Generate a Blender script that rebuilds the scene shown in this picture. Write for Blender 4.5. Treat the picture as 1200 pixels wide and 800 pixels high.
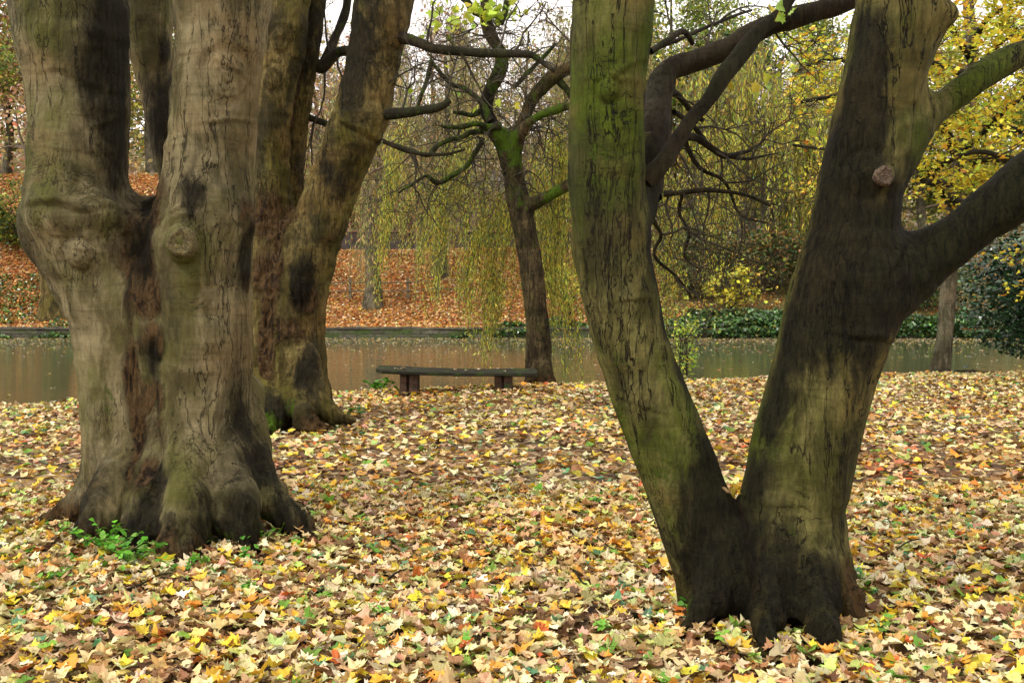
import bpy, math, random
import numpy as np
from mathutils import Vector, Matrix

for o in list(bpy.data.objects): bpy.data.objects.remove(o)
S = bpy.context.scene
COL = S.collection
rad = math.radians

# ------------------------------------------------------------------ camera
CAMH, FPX = 1.5, 1167.0
PITCH = math.atan(57/1167.0)
cd = bpy.data.cameras.new('camera'); cam = bpy.data.objects.new('camera', cd); COL.objects.link(cam)
cam.location = (0, 0, CAMH); cam.rotation_euler = (rad(90)-PITCH, 0, 0)
cd.sensor_width = 36.0; cd.lens = 35.0; cd.clip_start = 0.1; cd.clip_end = 3000
S.camera = cam

# ------------------------------------------------------------------ sky, sun, exposure
SUN_EL, SUN_AZ = rad(46), rad(238)          # azimuth measured clockwise from +Y
w = bpy.data.worlds.new('World'); S.world = w; w.use_nodes = True
nt = w.node_tree; nt.nodes.clear()
sky = nt.nodes.new('ShaderNodeTexSky'); sky.sky_type = 'NISHITA'; sky.sun_disc = False
sky.sun_elevation = SUN_EL; sky.sun_rotation = SUN_AZ; sky.dust_density = 4.0; sky.air_density = 1.0
hs = nt.nodes.new('ShaderNodeHueSaturation'); hs.inputs['Saturation'].default_value = 0.10
mx = nt.nodes.new('ShaderNodeMix'); mx.data_type = 'RGBA'; mx.inputs[0].default_value = 0.75
mx.inputs[7].default_value = (15.0, 13.9, 13.3, 1)      # even cloud cover
bg = nt.nodes.new('ShaderNodeBackground'); bg.inputs['Strength'].default_value = 0.095
wo = nt.nodes.new('ShaderNodeOutputWorld')
nt.links.new(sky.outputs[0], hs.inputs['Color']); nt.links.new(hs.outputs[0], mx.inputs[6])
nt.links.new(mx.outputs[2], bg.inputs['Color']); nt.links.new(bg.outputs[0], wo.inputs[0])
sl = bpy.data.lights.new('sun', 'SUN'); sl.energy = 1.5; sl.angle = rad(11); sl.color = (1, .95, .86)
so = bpy.data.objects.new('sun', sl); COL.objects.link(so)
sd = Vector((math.sin(SUN_AZ)*math.cos(SUN_EL), math.cos(SUN_AZ)*math.cos(SUN_EL), math.sin(SUN_EL)))
so.rotation_euler = sd.to_track_quat('Z', 'Y').to_euler()
S.view_settings.view_transform = 'Standard'; S.view_settings.look = 'None'
S.view_settings.exposure = 0.62; S.view_settings.gamma = 1
S.view_settings.use_curve_mapping = False
S.render.engine = 'CYCLES'

# ------------------------------------------------------------------ maths helpers
cp, sp_ = math.cos(PITCH), math.sin(PITCH)
def at(px, py, Y):
    x = (px-600)/FPX; y = (400-py)/FPX
    d = np.array([x, cp + y*sp_, -sp_ + y*cp]); t = Y/d[1]
    return np.array([d[0]*t, Y, CAMH + d[2]*t])
def gr(px, py, z=0.0):
    x = (px-600)/FPX; y = (400-py)/FPX
    d = np.array([x, cp + y*sp_, -sp_ + y*cp]); t = (z-CAMH)/d[2]
    return np.array([d[0]*t, d[1]*t, z])

def _h(i, j, k, s):
    n = (i.astype(np.int64)*374761393 + j.astype(np.int64)*668265263 + k.astype(np.int64)*1274126177 + s*974711) & 0xffffffff
    n = ((n ^ (n >> 13)) * 1103515245) & 0xffffffff
    n = ((n ^ (n >> 16)) * 2246822519) & 0xffffffff
    n = n ^ (n >> 15)
    return (n & 0xffffff)/float(0x7fffff) - 1.0
def vn(P, s=0):
    P = np.asarray(P, float); I = np.floor(P); f = P-I; u = f*f*f*(f*(f*6-15)+10)
    i, j, k = I[..., 0], I[..., 1], I[..., 2]; r = 0
    for a in (0, 1):
        wa = u[..., 0] if a else 1-u[..., 0]
        for b in (0, 1):
            wb = u[..., 1] if b else 1-u[..., 1]
            for c in (0, 1):
                wc = u[..., 2] if c else 1-u[..., 2]
                r = r + wa*wb*wc*_h(i+a, j+b, k+c, s)
    return r
def fbm(P, o=3, s=0):
    r = 0; a = 1.0; P = np.asarray(P, float)
    for q in range(o): r = r + a*vn(P*(2.03**q)+q*17.3, s+q); a *= .5
    return r/1.6
def sstep(a, b, x):
    t = np.clip((x-a)/(b-a), 0, 1); return t*t*(3-2*t)

# ------------------------------------------------------------------ object helpers
def tag(o, label=None, cat=None, group=None, kind=None):
    if label: o['label'] = label
    if cat: o['category'] = cat
    if group: o['group'] = group
    if kind: o['kind'] = kind
    return o
def empty(name, loc, label, cat, group=None):
    o = bpy.data.objects.new(name, None); COL.objects.link(o); o.location = tuple(map(float, loc))
    o.empty_display_size = .2
    return tag(o, label, cat, group)
def build(name, V, F, mat, parent=None, smooth=True, attrs=None, cols=None, origin=None):
    """V (N,3) world coordinates; F (M,k) array or list of arrays of faces"""
    V = np.asarray(V, float)
    if parent is not None:
        off = np.array(parent.location)
        if parent.parent is not None: off = off + np.array(parent.parent.location)
    else: off = np.array(origin) if origin is not None else np.zeros(3)
    me = bpy.data.meshes.new(name)
    Fs = F if isinstance(F, list) and np.ndim(F[0]) == 2 else [F]
    Fs = [np.asarray(f, np.int32) for f in Fs if len(f)]
    me.vertices.add(len(V)); me.vertices.foreach_set('co', (V-off).astype(np.float32).ravel())
    nl = sum(f.size for f in Fs); npoly = sum(len(f) for f in Fs)
    me.loops.add(nl); me.loops.foreach_set('vertex_index', np.concatenate([f.ravel() for f in Fs]))
    me.polygons.add(npoly)
    tot = np.concatenate([np.full(len(f), f.shape[1], np.int32) for f in Fs])
    st = np.concatenate([[0], np.cumsum(tot)[:-1]]).astype(np.int32)
    me.polygons.foreach_set('loop_start', st)
    me.polygons.foreach_set('use_smooth', np.full(npoly, smooth))
    me.update(calc_edges=True)
    if attrs:
        for k, a in attrs.items():
            at_ = me.attributes.new(k, 'FLOAT', 'POINT'); at_.data.foreach_set('value', np.asarray(a, np.float32))
    if cols is not None:
        ca = me.color_attributes.new('col', 'FLOAT_COLOR', 'POINT')
        c4 = np.ones((len(V), 4), np.float32); c4[:, :3] = cols; ca.data.foreach_set('color', c4.ravel())
    me.materials.append(mat)
    o = bpy.data.objects.new(name, me); COL.objects.link(o)
    if parent is not None: o.parent = parent
    else: o.location = tuple(map(float, off))
    return o

# ------------------------------------------------------------------ materials
class N:
    def __init__(s, name):
        s.m = bpy.data.materials.new(name); s.m.use_nodes = True; s.t = s.m.node_tree; s.t.nodes.clear()
        s.out = s.t.nodes.new('ShaderNodeOutputMaterial'); s.b = s.t.nodes.new('ShaderNodeBsdfPrincipled')
        s.t.links.new(s.b.outputs[0], s.out.inputs[0]); s.co = s.t.nodes.new('ShaderNodeTexCoord').outputs['Object']
    def n(s, ty, **kw):
        x = s.t.nodes.new(ty)
        for k, v in kw.items(): setattr(x, k, v)
        return x
    def l(s, a, b): s.t.links.new(a, b)
    def setv(s, sock, v):
        if hasattr(v, 'links'): s.l(v, sock)
        else: sock.default_value = v
    def map(s, sc, co=None, loc=(0, 0, 0)):
        x = s.n('ShaderNodeMapping'); s.l(co or s.co, x.inputs[0]); x.inputs['Scale'].default_value = sc
        x.inputs['Location'].default_value = loc; return x.outputs[0]
    def noise(s, sc, detail=4, co=None, rough=.55, dist=0, scale=1.0, loc=(0, 0, 0), col=False):
        x = s.n('ShaderNodeTexNoise'); s.l(s.map(sc, co, loc), x.inputs[0]); x.inputs['Scale'].default_value = scale
        x.inputs['Detail'].default_value = detail; x.inputs['Roughness'].default_value = rough
        x.inputs['Distortion'].default_value = dist; return x.outputs[1 if col else 0]
    def vor(s, sc, co=None, feat='F1', out='Distance', rnd=1.0):
        x = s.n('ShaderNodeTexVoronoi', feature=feat); s.l(s.map(sc, co), x.inputs[0]); x.inputs['Scale'].default_value = 1
        x.inputs['Randomness'].default_value = rnd; return x.outputs[out]
    def rng(s, v, a, b, c=0., d=1., smooth=True):
        x = s.n('ShaderNodeMapRange'); x.interpolation_type = 'SMOOTHSTEP' if smooth else 'LINEAR'
        s.l(v, x.inputs[0]); x.inputs[1].default_value = a; x.inputs[2].default_value = b
        x.inputs[3].default_value = c; x.inputs[4].default_value = d; return x.outputs[0]
    def math(s, op, a, b=None):
        x = s.n('ShaderNodeMath', operation=op); s.setv(x.inputs[0], a)
        if b is not None: s.setv(x.inputs[1], b)
        return x.outputs[0]
    def mix(s, f, a, b, mode='MIX'):
        x = s.n('ShaderNodeMix'); x.data_type = 'RGBA'; x.blend_type = mode
        s.setv(x.inputs[0], f); s.setv(x.inputs[6], a if hasattr(a, 'links') else (*a, 1)); s.setv(x.inputs[7], b if hasattr(b, 'links') else (*b, 1))
        return x.outputs[2]
    def ramp(s, v, stops, const=False):
        x = s.n('ShaderNodeValToRGB'); s.l(v, x.inputs[0]); e = x.color_ramp
        if const: e.interpolation = 'CONSTANT'
        while len(e.elements) < len(stops): e.elements.new(.5)
        for q, (p, c) in enumerate(stops): e.elements[q].position = p; e.elements[q].color = (*c, 1)
        return x.outputs[0]
    def attr(s, name, out='Fac'):
        x = s.n('ShaderNodeAttribute'); x.attribute_name = name; return x.outputs[out]
    def bump(s, h, dist, strength=1.0, prev=None):
        x = s.n('ShaderNodeBump'); s.l(h, x.inputs['Height']); x.inputs['Distance'].default_value = dist
        x.inputs['Strength'].default_value = strength
        if prev is not None: s.l(prev, x.inputs['Normal'])
        return x.outputs[0]
    def fin(s, col, rough=.8, normal=None, spec=.3):
        s.setv(s.b.inputs['Base Color'], col if hasattr(col, 'links') else (*col, 1)); s.setv(s.b.inputs['Roughness'], rough)
        s.b.inputs['Specular IOR Level'].default_value = spec
        if normal is not None: s.l(normal, s.b.inputs['Normal'])
        return s.m

def bark_mat(name, light, mid, green, green_amt=.5, crack=.6, crack_scale=1.0, streak=.3, gain=1.0, gr_=.5, bl=.72, cmk=.42):
    k = N(name); q = crack_scale
    dk = tuple(v*.30 for v in mid)
    warp = k.noise((3, 3, 2), 4, col=True, rough=.6)
    wv = k.n('ShaderNodeVectorMath', operation='MULTIPLY_ADD'); k.l(warp, wv.inputs[0]); wv.inputs[1].default_value = (.12, .12, .25); k.l(k.co, wv.inputs[2])
    wc = wv.outputs[0]
    med = k.noise((4.2, 4.2, 2.2), 8, dist=.9, rough=.62)
    stv = k.noise((26, 26, 3.2), 6, rough=.65)
    sth = k.noise((4, 4, 34), 5, rough=.6, dist=.4)
    grain = k.noise((42, 42, 12), 7, rough=.78)
    c = k.ramp(med, [(.30, tuple(v*.55 for v in mid)), (.44, mid), (.55, light), (.70, tuple(v*1.35 for v in light))])
    big = k.noise((1.5, 1.5, .8), 7, rough=.62, loc=(2, 2, 2))
    c = k.mix(k.math('MULTIPLY', k.rng(big, .44, .60), green_amt), c, k.mix(k.rng(stv, .3, .7), tuple(v*.6 for v in green), tuple(v*1.3 for v in green)))
    pink = tuple(v*m for v, m in zip(light, (1.12, .94, .84)))
    c = k.mix(k.math('MULTIPLY', k.rng(k.noise((1.1, 1.1, 2.0), 6, loc=(7, 3, 1)), .5, .62), .55), c, pink)
    c = k.mix(k.math('MULTIPLY', k.rng(stv, .46, .66), streak), c, dk)
    c = k.mix(k.math('MULTIPLY', k.rng(sth, .52, .68), .32), c, tuple(v*.5 for v in mid))
    blot = k.rng(k.noise((2.2, 2.2, 1.0), 9, rough=.72, loc=(3, 9, 2), dist=.5), .49, .60)
    c = k.mix(k.math('MULTIPLY', blot, bl), c, (.022, .020, .010))
    c = k.mix(k.math('MULTIPLY', k.rng(grain, .34, .60, 1, 0), gr_), c, dk)
    def line(sc, wd, loc, lvl=.5, d=5):
        n_ = k.noise(sc, d, wc, .55, 0, 1.0, loc); return k.rng(k.math('ABSOLUTE', k.math('SUBTRACT', n_, lvl)), 0, wd, 1, 0)
    cm = k.rng(k.noise((1.4, 1.4, .9), 4, loc=(1, 5, 8)), cmk, cmk+.12)
    l1 = k.math('MULTIPLY', line((10*q, 10*q, .6*q), .014, (0, 0, 0)), cm)
    l2 = k.math('MULTIPLY', line((22*q, 22*q, 3.4*q), .018, (5, 2, 9)), k.rng(k.noise((2.3, 2.3, 1.5), 4, loc=(4, 1, 6)), .46, .58))
    l3 = k.math('MULTIPLY', line((3, 3, 13), .010, (8, 8, 1)), k.rng(k.noise((1.9, 1.9, 2.6), 4, loc=(9, 4, 6)), .56, .66))
    crk = k.math('MULTIPLY', k.math('MAXIMUM', k.math('MAXIMUM', l1, k.math('MULTIPLY', l2, .8)), k.math('MULTIPLY', l3, .8)), crack)
    seam = k.attr('seam'); moss = k.attr('moss'); dark = k.attr('dark_shade')
    e3 = k.vor((24, 24, 7), wc, 'F1'); rb = k.noise((15, 15, 4.0), 9, rough=.78, dist=.8)
    rc = k.ramp(rb, [(.34, (.008, .006, .004)), (.46, (.040, .024, .012)), (.53, (.150, .088, .034)), (.59, (.055, .036, .016)), (.66, (.190, .140, .070))])
    sm = k.rng(k.math('ADD', seam, k.math('MULTIPLY', k.math('SUBTRACT', med, .5), 1.4)), .30, .62)
    c = k.mix(crk, c, (.008, .006, .004))
    c = k.mix(sm, c, rc)
    spk = k.rng(k.vor((38, 38, 30)), .0, .14, 1, 0)
    c = k.mix(k.math('MULTIPLY', k.math('MULTIPLY', spk, k.rng(k.noise((3, 3, 3), 3), .5, .6)), .5), c, (.30, .28, .20))
    shm = k.rng(k.math('ADD', dark, k.math('MULTIPLY', k.math('SUBTRACT', k.noise((5, 5, 2.0), 9, rough=.72, dist=.4), .5), 1.5)), .22, .62)
    c = k.mix(k.math('MULTIPLY', shm, .93), c, k.mix(k.rng(grain, .4, .65), (.005, .0045, .0022), (.019, .0155, .007)))  # shaded sides and dark bark painted into the colour as near-black brown
    ms = k.rng(k.math('ADD', moss, k.math('MULTIPLY', k.math('SUBTRACT', k.noise((11, 11, 6), 8, rough=.75), .5), 1.9)), .40, .70)
    mc = k.mix(k.noise((60, 60, 60), 5), (.024, .050, .004), (.115, .205, .010))
    c = k.mix(k.math('MULTIPLY', ms, .9), c, mc)
    h = k.math('ADD', k.math('MULTIPLY', med, .6), k.math('MULTIPLY', stv, .22))
    h = k.math('ADD', h, k.math('MULTIPLY', grain, .60))
    h = k.math('SUBTRACT', h, k.math('MULTIPLY', crk, .42))
    h = k.math('ADD', h, k.math('MULTIPLY', sth, .22))
    h2 = k.math('MULTIPLY', sm, k.math('ADD', rb, k.math('MULTIPLY', e3, .6)))
    h3 = k.math('MULTIPLY', ms, k.noise((90, 90, 90), 3))
    nrm = k.bump(h, .036*gain); nrm = k.bump(h2, .055*gain, 1.0, nrm); nrm = k.bump(h3, .015, 1.0, nrm)
    return k.fin(c, .8, nrm, .12)

def leaf_mat(name, trans=.35, rough=.5, spec=.35, mott=.35):
    k = N(name); c = k.attr('col', 'Color')
    nz = k.noise((60, 60, 60), 3)
    c = k.mix(k.math('MULTIPLY', k.rng(nz, .45, .75), mott), c, k.mix(1.0, c, (.55, .36, .2), 'MULTIPLY'))
    k.fin(c, rough, None, spec)
    if trans:
        t = k.n('ShaderNodeBsdfTranslucent'); k.l(c, t.inputs[0]); m = k.n('ShaderNodeMixShader'); m.inputs[0].default_value = trans
        k.l(k.b.outputs[0], m.inputs[1]); k.l(t.outputs[0], m.inputs[2]); k.l(m.outputs[0], k.out.inputs[0])
    return k.m

M_leaf = leaf_mat('leaf', .25, .5)
M_dryleaf = leaf_mat('fallen_leaf', .12, .6, .3, .5)
M_gloss = leaf_mat('evergreen_leaf', .05, .28, .6, .2)
M_bark_big = bark_mat('sycamore_bark', (.225, .188, .100), (.118, .098, .042), (.098, .108, .014), .60, .8, 1.0, .24, .9, .34, .55)
M_bark_old = bark_mat('flaking_bark', (.190, .145, .050), (.074, .056, .016), (.102, .094, .010), .6, .8, 1.2, .4)
M_bark_right = bark_mat('green_stained_bark', (.185, .165, .055), (.076, .072, .018), (.082, .120, .007), .95, 1.0, 1.15, .36, 1.3, .45, .55, .31)
M_bark_willow = bark_mat('furrowed_bark', (.135, .100, .045), (.050, .036, .016), (.06, .08, .010), .6, 1.0, 1.5, .75, 2.4, .6, .5, .15)
M_bark_far = bark_mat('grey_bark', (.19, .165, .11), (.10, .09, .055), (.09, .10, .04), .5, .6, 1.2, .5)
def simple(name, c1, c2, sc=(12, 12, 4), rough=.8, bump=.01):
    k = N(name); n_ = k.noise(sc, 5, rough=.65); return k.fin(k.mix(k.rng(n_, .35, .65), c1, c2), rough, k.bump(n_, bump))
M_twig = simple('twig_bark', (.022, .018, .011), (.055, .045, .025), (30, 30, 30))
M_limb = bark_mat('dark_limb_bark', (.050, .042, .026), (.022, .019, .011), (.032, .042, .008), .5, .6, 2.0, .4)
M_fartwig = simple('pale_twig_bark', (.13, .10, .07), (.20, .16, .11), (8, 8, 8))

def ground_mat():
    k = N('leaf_litter'); wc = k.co
    wn = k.noise((9, 9, 9), 2, col=True); va = k.n('ShaderNodeVectorMath', operation='MULTIPLY_ADD'); k.l(wn, va.inputs[0]); va.inputs[1].default_value = (.12, .12, .12); k.l(wc, va.inputs[2])
    x = k.n('ShaderNodeTexVoronoi', feature='F1'); k.l(k.map((11, 11, 11), va.outputs[0]), x.inputs[0]); x.inputs['Scale'].default_value = 1
    sep = k.n('ShaderNodeSeparateColor'); k.l(x.outputs['Color'], sep.inputs[0])
    near = k.ramp(sep.outputs[0], [(0, (.10, .055, .028)), (.2, (.20, .12, .06)), (.42, (.34, .24, .13)), (.62, (.24, .13, .05)), (.74, (.44, .36, .2)), (.86, (.42, .27, .04)), (.94, (.10, .14, .03))], True)
    far = k.ramp(sep.outputs[0], [(0, (.16, .060, .018)), (.2, (.34, .115, .028)), (.45, (.44, .17, .04)), (.62, (.24, .085, .024)), (.74, (.50, .27, .10)), (.88, (.36, .20, .05)), (.955, (.12, .13, .03))], True)
    sy = k.n('ShaderNodeSeparateXYZ'); k.l(k.co, sy.inputs[0])
    c = k.mix(k.rng(sy.outputs[1], 24, 30), near, far)
    c = k.mix(k.rng(x.outputs['Distance'], .3, .75), c, k.mix(1., c, (.35, .28, .22), 'MULTIPLY'))
    mudn = k.rng(k.noise((.35, .35, .35), 4), .55, .75)
    c = k.mix(k.math('MULTIPLY', mudn, .15), c, (.045, .032, .018))
    green = k.rng(k.math('ADD', k.attr('verdure'), k.math('MULTIPLY', k.math('SUBTRACT', k.noise((1.2, 1.2, 1.2), 5), .5), 1.4)), .45, .7)
    c = k.mix(k.math('MULTIPLY', green, .7), c, k.mix(k.noise((9, 9, 9), 3), (.02, .035, .01), (.07, .10, .025)))
    return k.fin(c, .75, k.bump(sep.outputs[1], .03))
M_ground = ground_mat()

# ------------------------------------------------------------------ terrain
def shore(x): return 16.25 + .33*np.clip(x, -14, 22) + .12*np.sin(x*1.3) + .1*np.sin(x*3.1+1)
WATER = -.36
def hgt(x, y):
    x = np.asarray(x, float); y = np.asarray(y, float)
    P = np.stack([x, y, x*0], -1)
    near = .05*fbm(P*.55, 3, 3) + .015*fbm(P*3.1, 2, 5)
    s = shore(x); t = sstep(s-.15, s+.75, y)
    z = near*(1-t) + (-.95)*t - .05*sstep(s-1.2, s, y)*(1-t)
    top = 3.9 + 4.2*sstep(-10, -19, x) - .3*sstep(6, 16, x)
    slope = .02 + .9*sstep(41.3, 45, y)*.55 + (top-.5)*sstep(42.5, 57, y)
    slope = slope + .13*fbm(P*.35, 3, 9)*sstep(42, 46, y)
    far = slope + sstep(60, 220, y)*9
    u = sstep(41.0, 41.12, y)
    z = z*(1-u) + far*u
    return z
def make_ground():
    ys = np.concatenate([np.linspace(-14, 2, 17)[:-1], np.linspace(2, 22, 161)[:-1], np.linspace(22, 40.6, 20)[:-1], np.linspace(40.6, 41.4, 12)[:-1], np.linspace(41.4, 60, 80)[:-1], np.geomspace(60, 900, 36)])
    u = np.linspace(-1, 1, 301); xs0 = 11*u + 24*u**3 
    X = np.zeros((len(ys), len(u))); Y = np.zeros_like(X)
    for i, y in enumerate(ys): X[i] = xs0*(1+max(0, y-20)/22.); Y[i] = y
    Z = hgt(X, Y); V = np.stack([X, Y, Z], -1).reshape(-1, 3); n, m = X.shape
    I = np.arange(n*m).reshape(n, m); F = np.stack([I[:-1, :-1], I[:-1, 1:], I[1:, 1:], I[1:, :-1]], -1).reshape(-1, 4)
    P = V*np.array([1, 1, 0]); x, y = V[:, 0], V[:, 1]
    ver = sstep(4, 8, x)*sstep(40, 42, y)*.85 + sstep(-11, -13, x)*sstep(41, 42, y)*sstep(47, 42, y)*.5 + sstep(46, 56, y)*.25*sstep(0, 6, x)
    ver = ver + .35*sstep(56, 60, y)
    ver = np.where(y < 30, .12, ver)
    o = build('ground', V, F, M_ground, attrs={'verdure': ver}); tag(o, kind='structure')
make_ground()
def make_water():
    k = N('river_water')
    n1 = k.noise((.7, 3.2, 1), 4); n2 = k.noise((6, 14, 1), 3)
    c = k.mix(k.rng(k.noise((.15, .4, 1), 3), .4, .6), (.080, .078, .038), (.058, .070, .034))
    nm = k.bump(n1, .010, 1); nm = k.bump(n2, .0015, 1, nm)
    m = k.fin(c, .045, nm, .5); k.b.inputs['IOR'].default_value = 1.33
    V = [(-90, 12, WATER), (110, 12, WATER), (110, 41.05, WATER), (-90, 41.05, WATER)]
    tag(build('water', V, [[0, 1, 2, 3]], m, smooth=False), kind='structure')
make_water()

# ------------------------------------------------------------------ sdf trunks
def cat_chain(pts, sub=3):
    P = np.array(pts, float); n = len(P); out = []
    for i in range(n-1):
        p0, p1, p2, p3 = P[max(i-1, 0)], P[i], P[i+1], P[min(i+2, n-1)]
        for s in range(sub):
            t = s/sub; out.append(.5*((2*p1)+(-p0+p2)*t+(2*p0-5*p1+4*p2-p3)*t*t+(-p0+3*p1-3*p2+p3)*t**3))
    out.append(P[-1]); return np.array(out)
def pxchain(lst, sub=3):
    """list of (px,py,Y,rpx) -> chain (x,y,z,r)"""
    return cat_chain([(*at(a, b, Y), r*Y/FPX) for a, b, Y, r in lst], sub)
def sdf_chain(P, ch):
    d = np.full(len(P), 9.)
    for a, b in zip(ch[:-1], ch[1:]):
        ab = b[:3]-a[:3]; L = max(ab@ab, 1e-9)
        t = np.clip(((P-a[:3])@ab)/L, 0, 1)
        q = P-a[:3]-t[:, None]*ab
        d = np.minimum(d, np.sqrt(np.einsum('ij,ij->i', q, q)) - (a[3]+(b[3]-a[3])*t))
    return d
def smin(a, b, k):
    h = np.clip(k-np.abs(a-b), 0, None)/k; return np.minimum(a, b)-h*h*k*.25
class Sdf:
    def __init__(s, chains, k=.1, ks=None): s.c = chains; s.k = k; s.ks = ks or [k]*len(chains)
    def __call__(s, P, full=False):
        ds = []; F = None
        for c, kk in zip(s.c, s.ks):
            lo = c[:, :3].min(0)-c[:, 3].max()-.3; hi = c[:, :3].max(0)+c[:, 3].max()+.3
            m = np.all((P > lo) & (P < hi), 1); d = np.full(len(P), .5)
            if m.any(): d[m] = sdf_chain(P[m], c)
            d = np.minimum(d, .5)
            F = d if F is None else smin(F, d, kk)
            if full: ds.append(d)
        return (F, np.array(ds)) if full else F
def nets(f, lo, hi, h):
    lo = np.array(lo, float); n = (np.ceil((np.array(hi)-lo)/h/4).astype(int)*4)+1
    nc = (n-1)//4+1
    G = np.stack(np.meshgrid(*[np.arange(q)*h*4 for q in nc], indexing='ij'), -1).reshape(-1, 3)+lo
    C = f(G).reshape(nc)
    near = np.abs(C) < h*4*2.2
    ii = [np.clip(np.round(np.arange(q)/4.).astype(int), 0, None) for q in n]
    A = C[np.ix_(*ii)].copy(); Mk = near[np.ix_(*ii)]
    idx = np.argwhere(Mk); vals = np.empty(len(idx))
    for s0 in range(0, len(idx), 400000): vals[s0:s0+400000] = f(idx[s0:s0+400000]*h+lo)
    A[Mk] = vals
    ins = A < 0
    cs = np.zeros(n-1, int)
    for a in (0, 1):
        for b in (0, 1):
            for c in (0, 1): cs += ins[a:n[0]-1+a, b:n[1]-1+b, c:n[2]-1+c]
    act = np.argwhere((cs > 0) & (cs < 8)); ID = -np.ones(n-1, int); ID[tuple(act.T)] = np.arange(len(act))
    acc = np.zeros((len(act), 3)); cnt = np.zeros(len(act))
    cor = [(a, b, c) for a in (0, 1) for b in (0, 1) for c in (0, 1)]
    for p in cor:
        for ax in range(3):
            if p[ax]: continue
            q = list(p); q[ax] = 1
            v0 = A[tuple((act+p).T)]; v1 = A[tuple((act+q).T)]; m = (v0 < 0) != (v1 < 0)
            t = np.where(m, v0/np.where(v0 == v1, 1, v0-v1), 0)
            pos = act+np.array(p, float); pos[:, ax] += t
            acc[m] += pos[m]; cnt[m] += 1
    V = acc/cnt[:, None]*h+lo
    Fs = []
    for ax in range(3):
        o1, o2 = [(1, 2), (2, 0), (0, 1)][ax]
        sl0 = [slice(None)]*3; sl1 = [slice(None)]*3; sl0[ax] = slice(0, n[ax]-1); sl1[ax] = slice(1, n[ax])
        ch = ins[tuple(sl0)] != ins[tuple(sl1)]; E = np.argwhere(ch)
        E = E[(E[:, o1] > 0) & (E[:, o2] > 0) & (E[:, o1] < n[o1]-1) & (E[:, o2] < n[o2]-1)]
        def g(d1, d2):
            q = E.copy(); q[:, o1] += d1; q[:, o2] += d2; return ID[tuple(q.T)]
        Q = np.stack([g(-1, -1), g(0, -1), g(0, 0), g(-1, 0)], 1)
        flip = ~ins[tuple(E.T)]; Q[flip] = Q[flip][:, ::-1]; Fs.append(Q[(Q >= 0).all(1)])
    return V, np.concatenate(Fs)
def subdivide(V, F):
    me = bpy.data.meshes.new('tmp'); me.vertices.add(len(V)); me.vertices.foreach_set('co', V.astype(np.float32).ravel())
    me.loops.add(F.size); me.loops.foreach_set('vertex_index', F.astype(np.int32).ravel()); me.polygons.add(len(F))
    me.polygons.foreach_set('loop_start', np.arange(0, F.size, 4, dtype=np.int32)); me.update(calc_edges=True)
    o = bpy.data.objects.new('tmp', me); COL.objects.link(o); md = o.modifiers.new('s', 'SUBSURF'); md.levels = 1
    dg = bpy.context.evaluated_depsgraph_get(); m2 = o.evaluated_get(dg).to_mesh()
    v = np.empty(len(m2.vertices)*3, np.float32); m2.vertices.foreach_get('co', v)
    f = np.empty(len(m2.loops), np.int32); m2.loops.foreach_get('vertex_index', f)
    o.evaluated_get(dg).to_mesh_clear(); bpy.data.objects.remove(o); bpy.data.meshes.remove(me)
    return v.reshape(-1, 3).astype(float), f.reshape(-1, 4)
def grad(f, V, e=.004):
    return np.stack([f(V+np.eye(3)[a]*e)-f(V-np.eye(3)[a]*e) for a in range(3)], 1)/(2*e)

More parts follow.
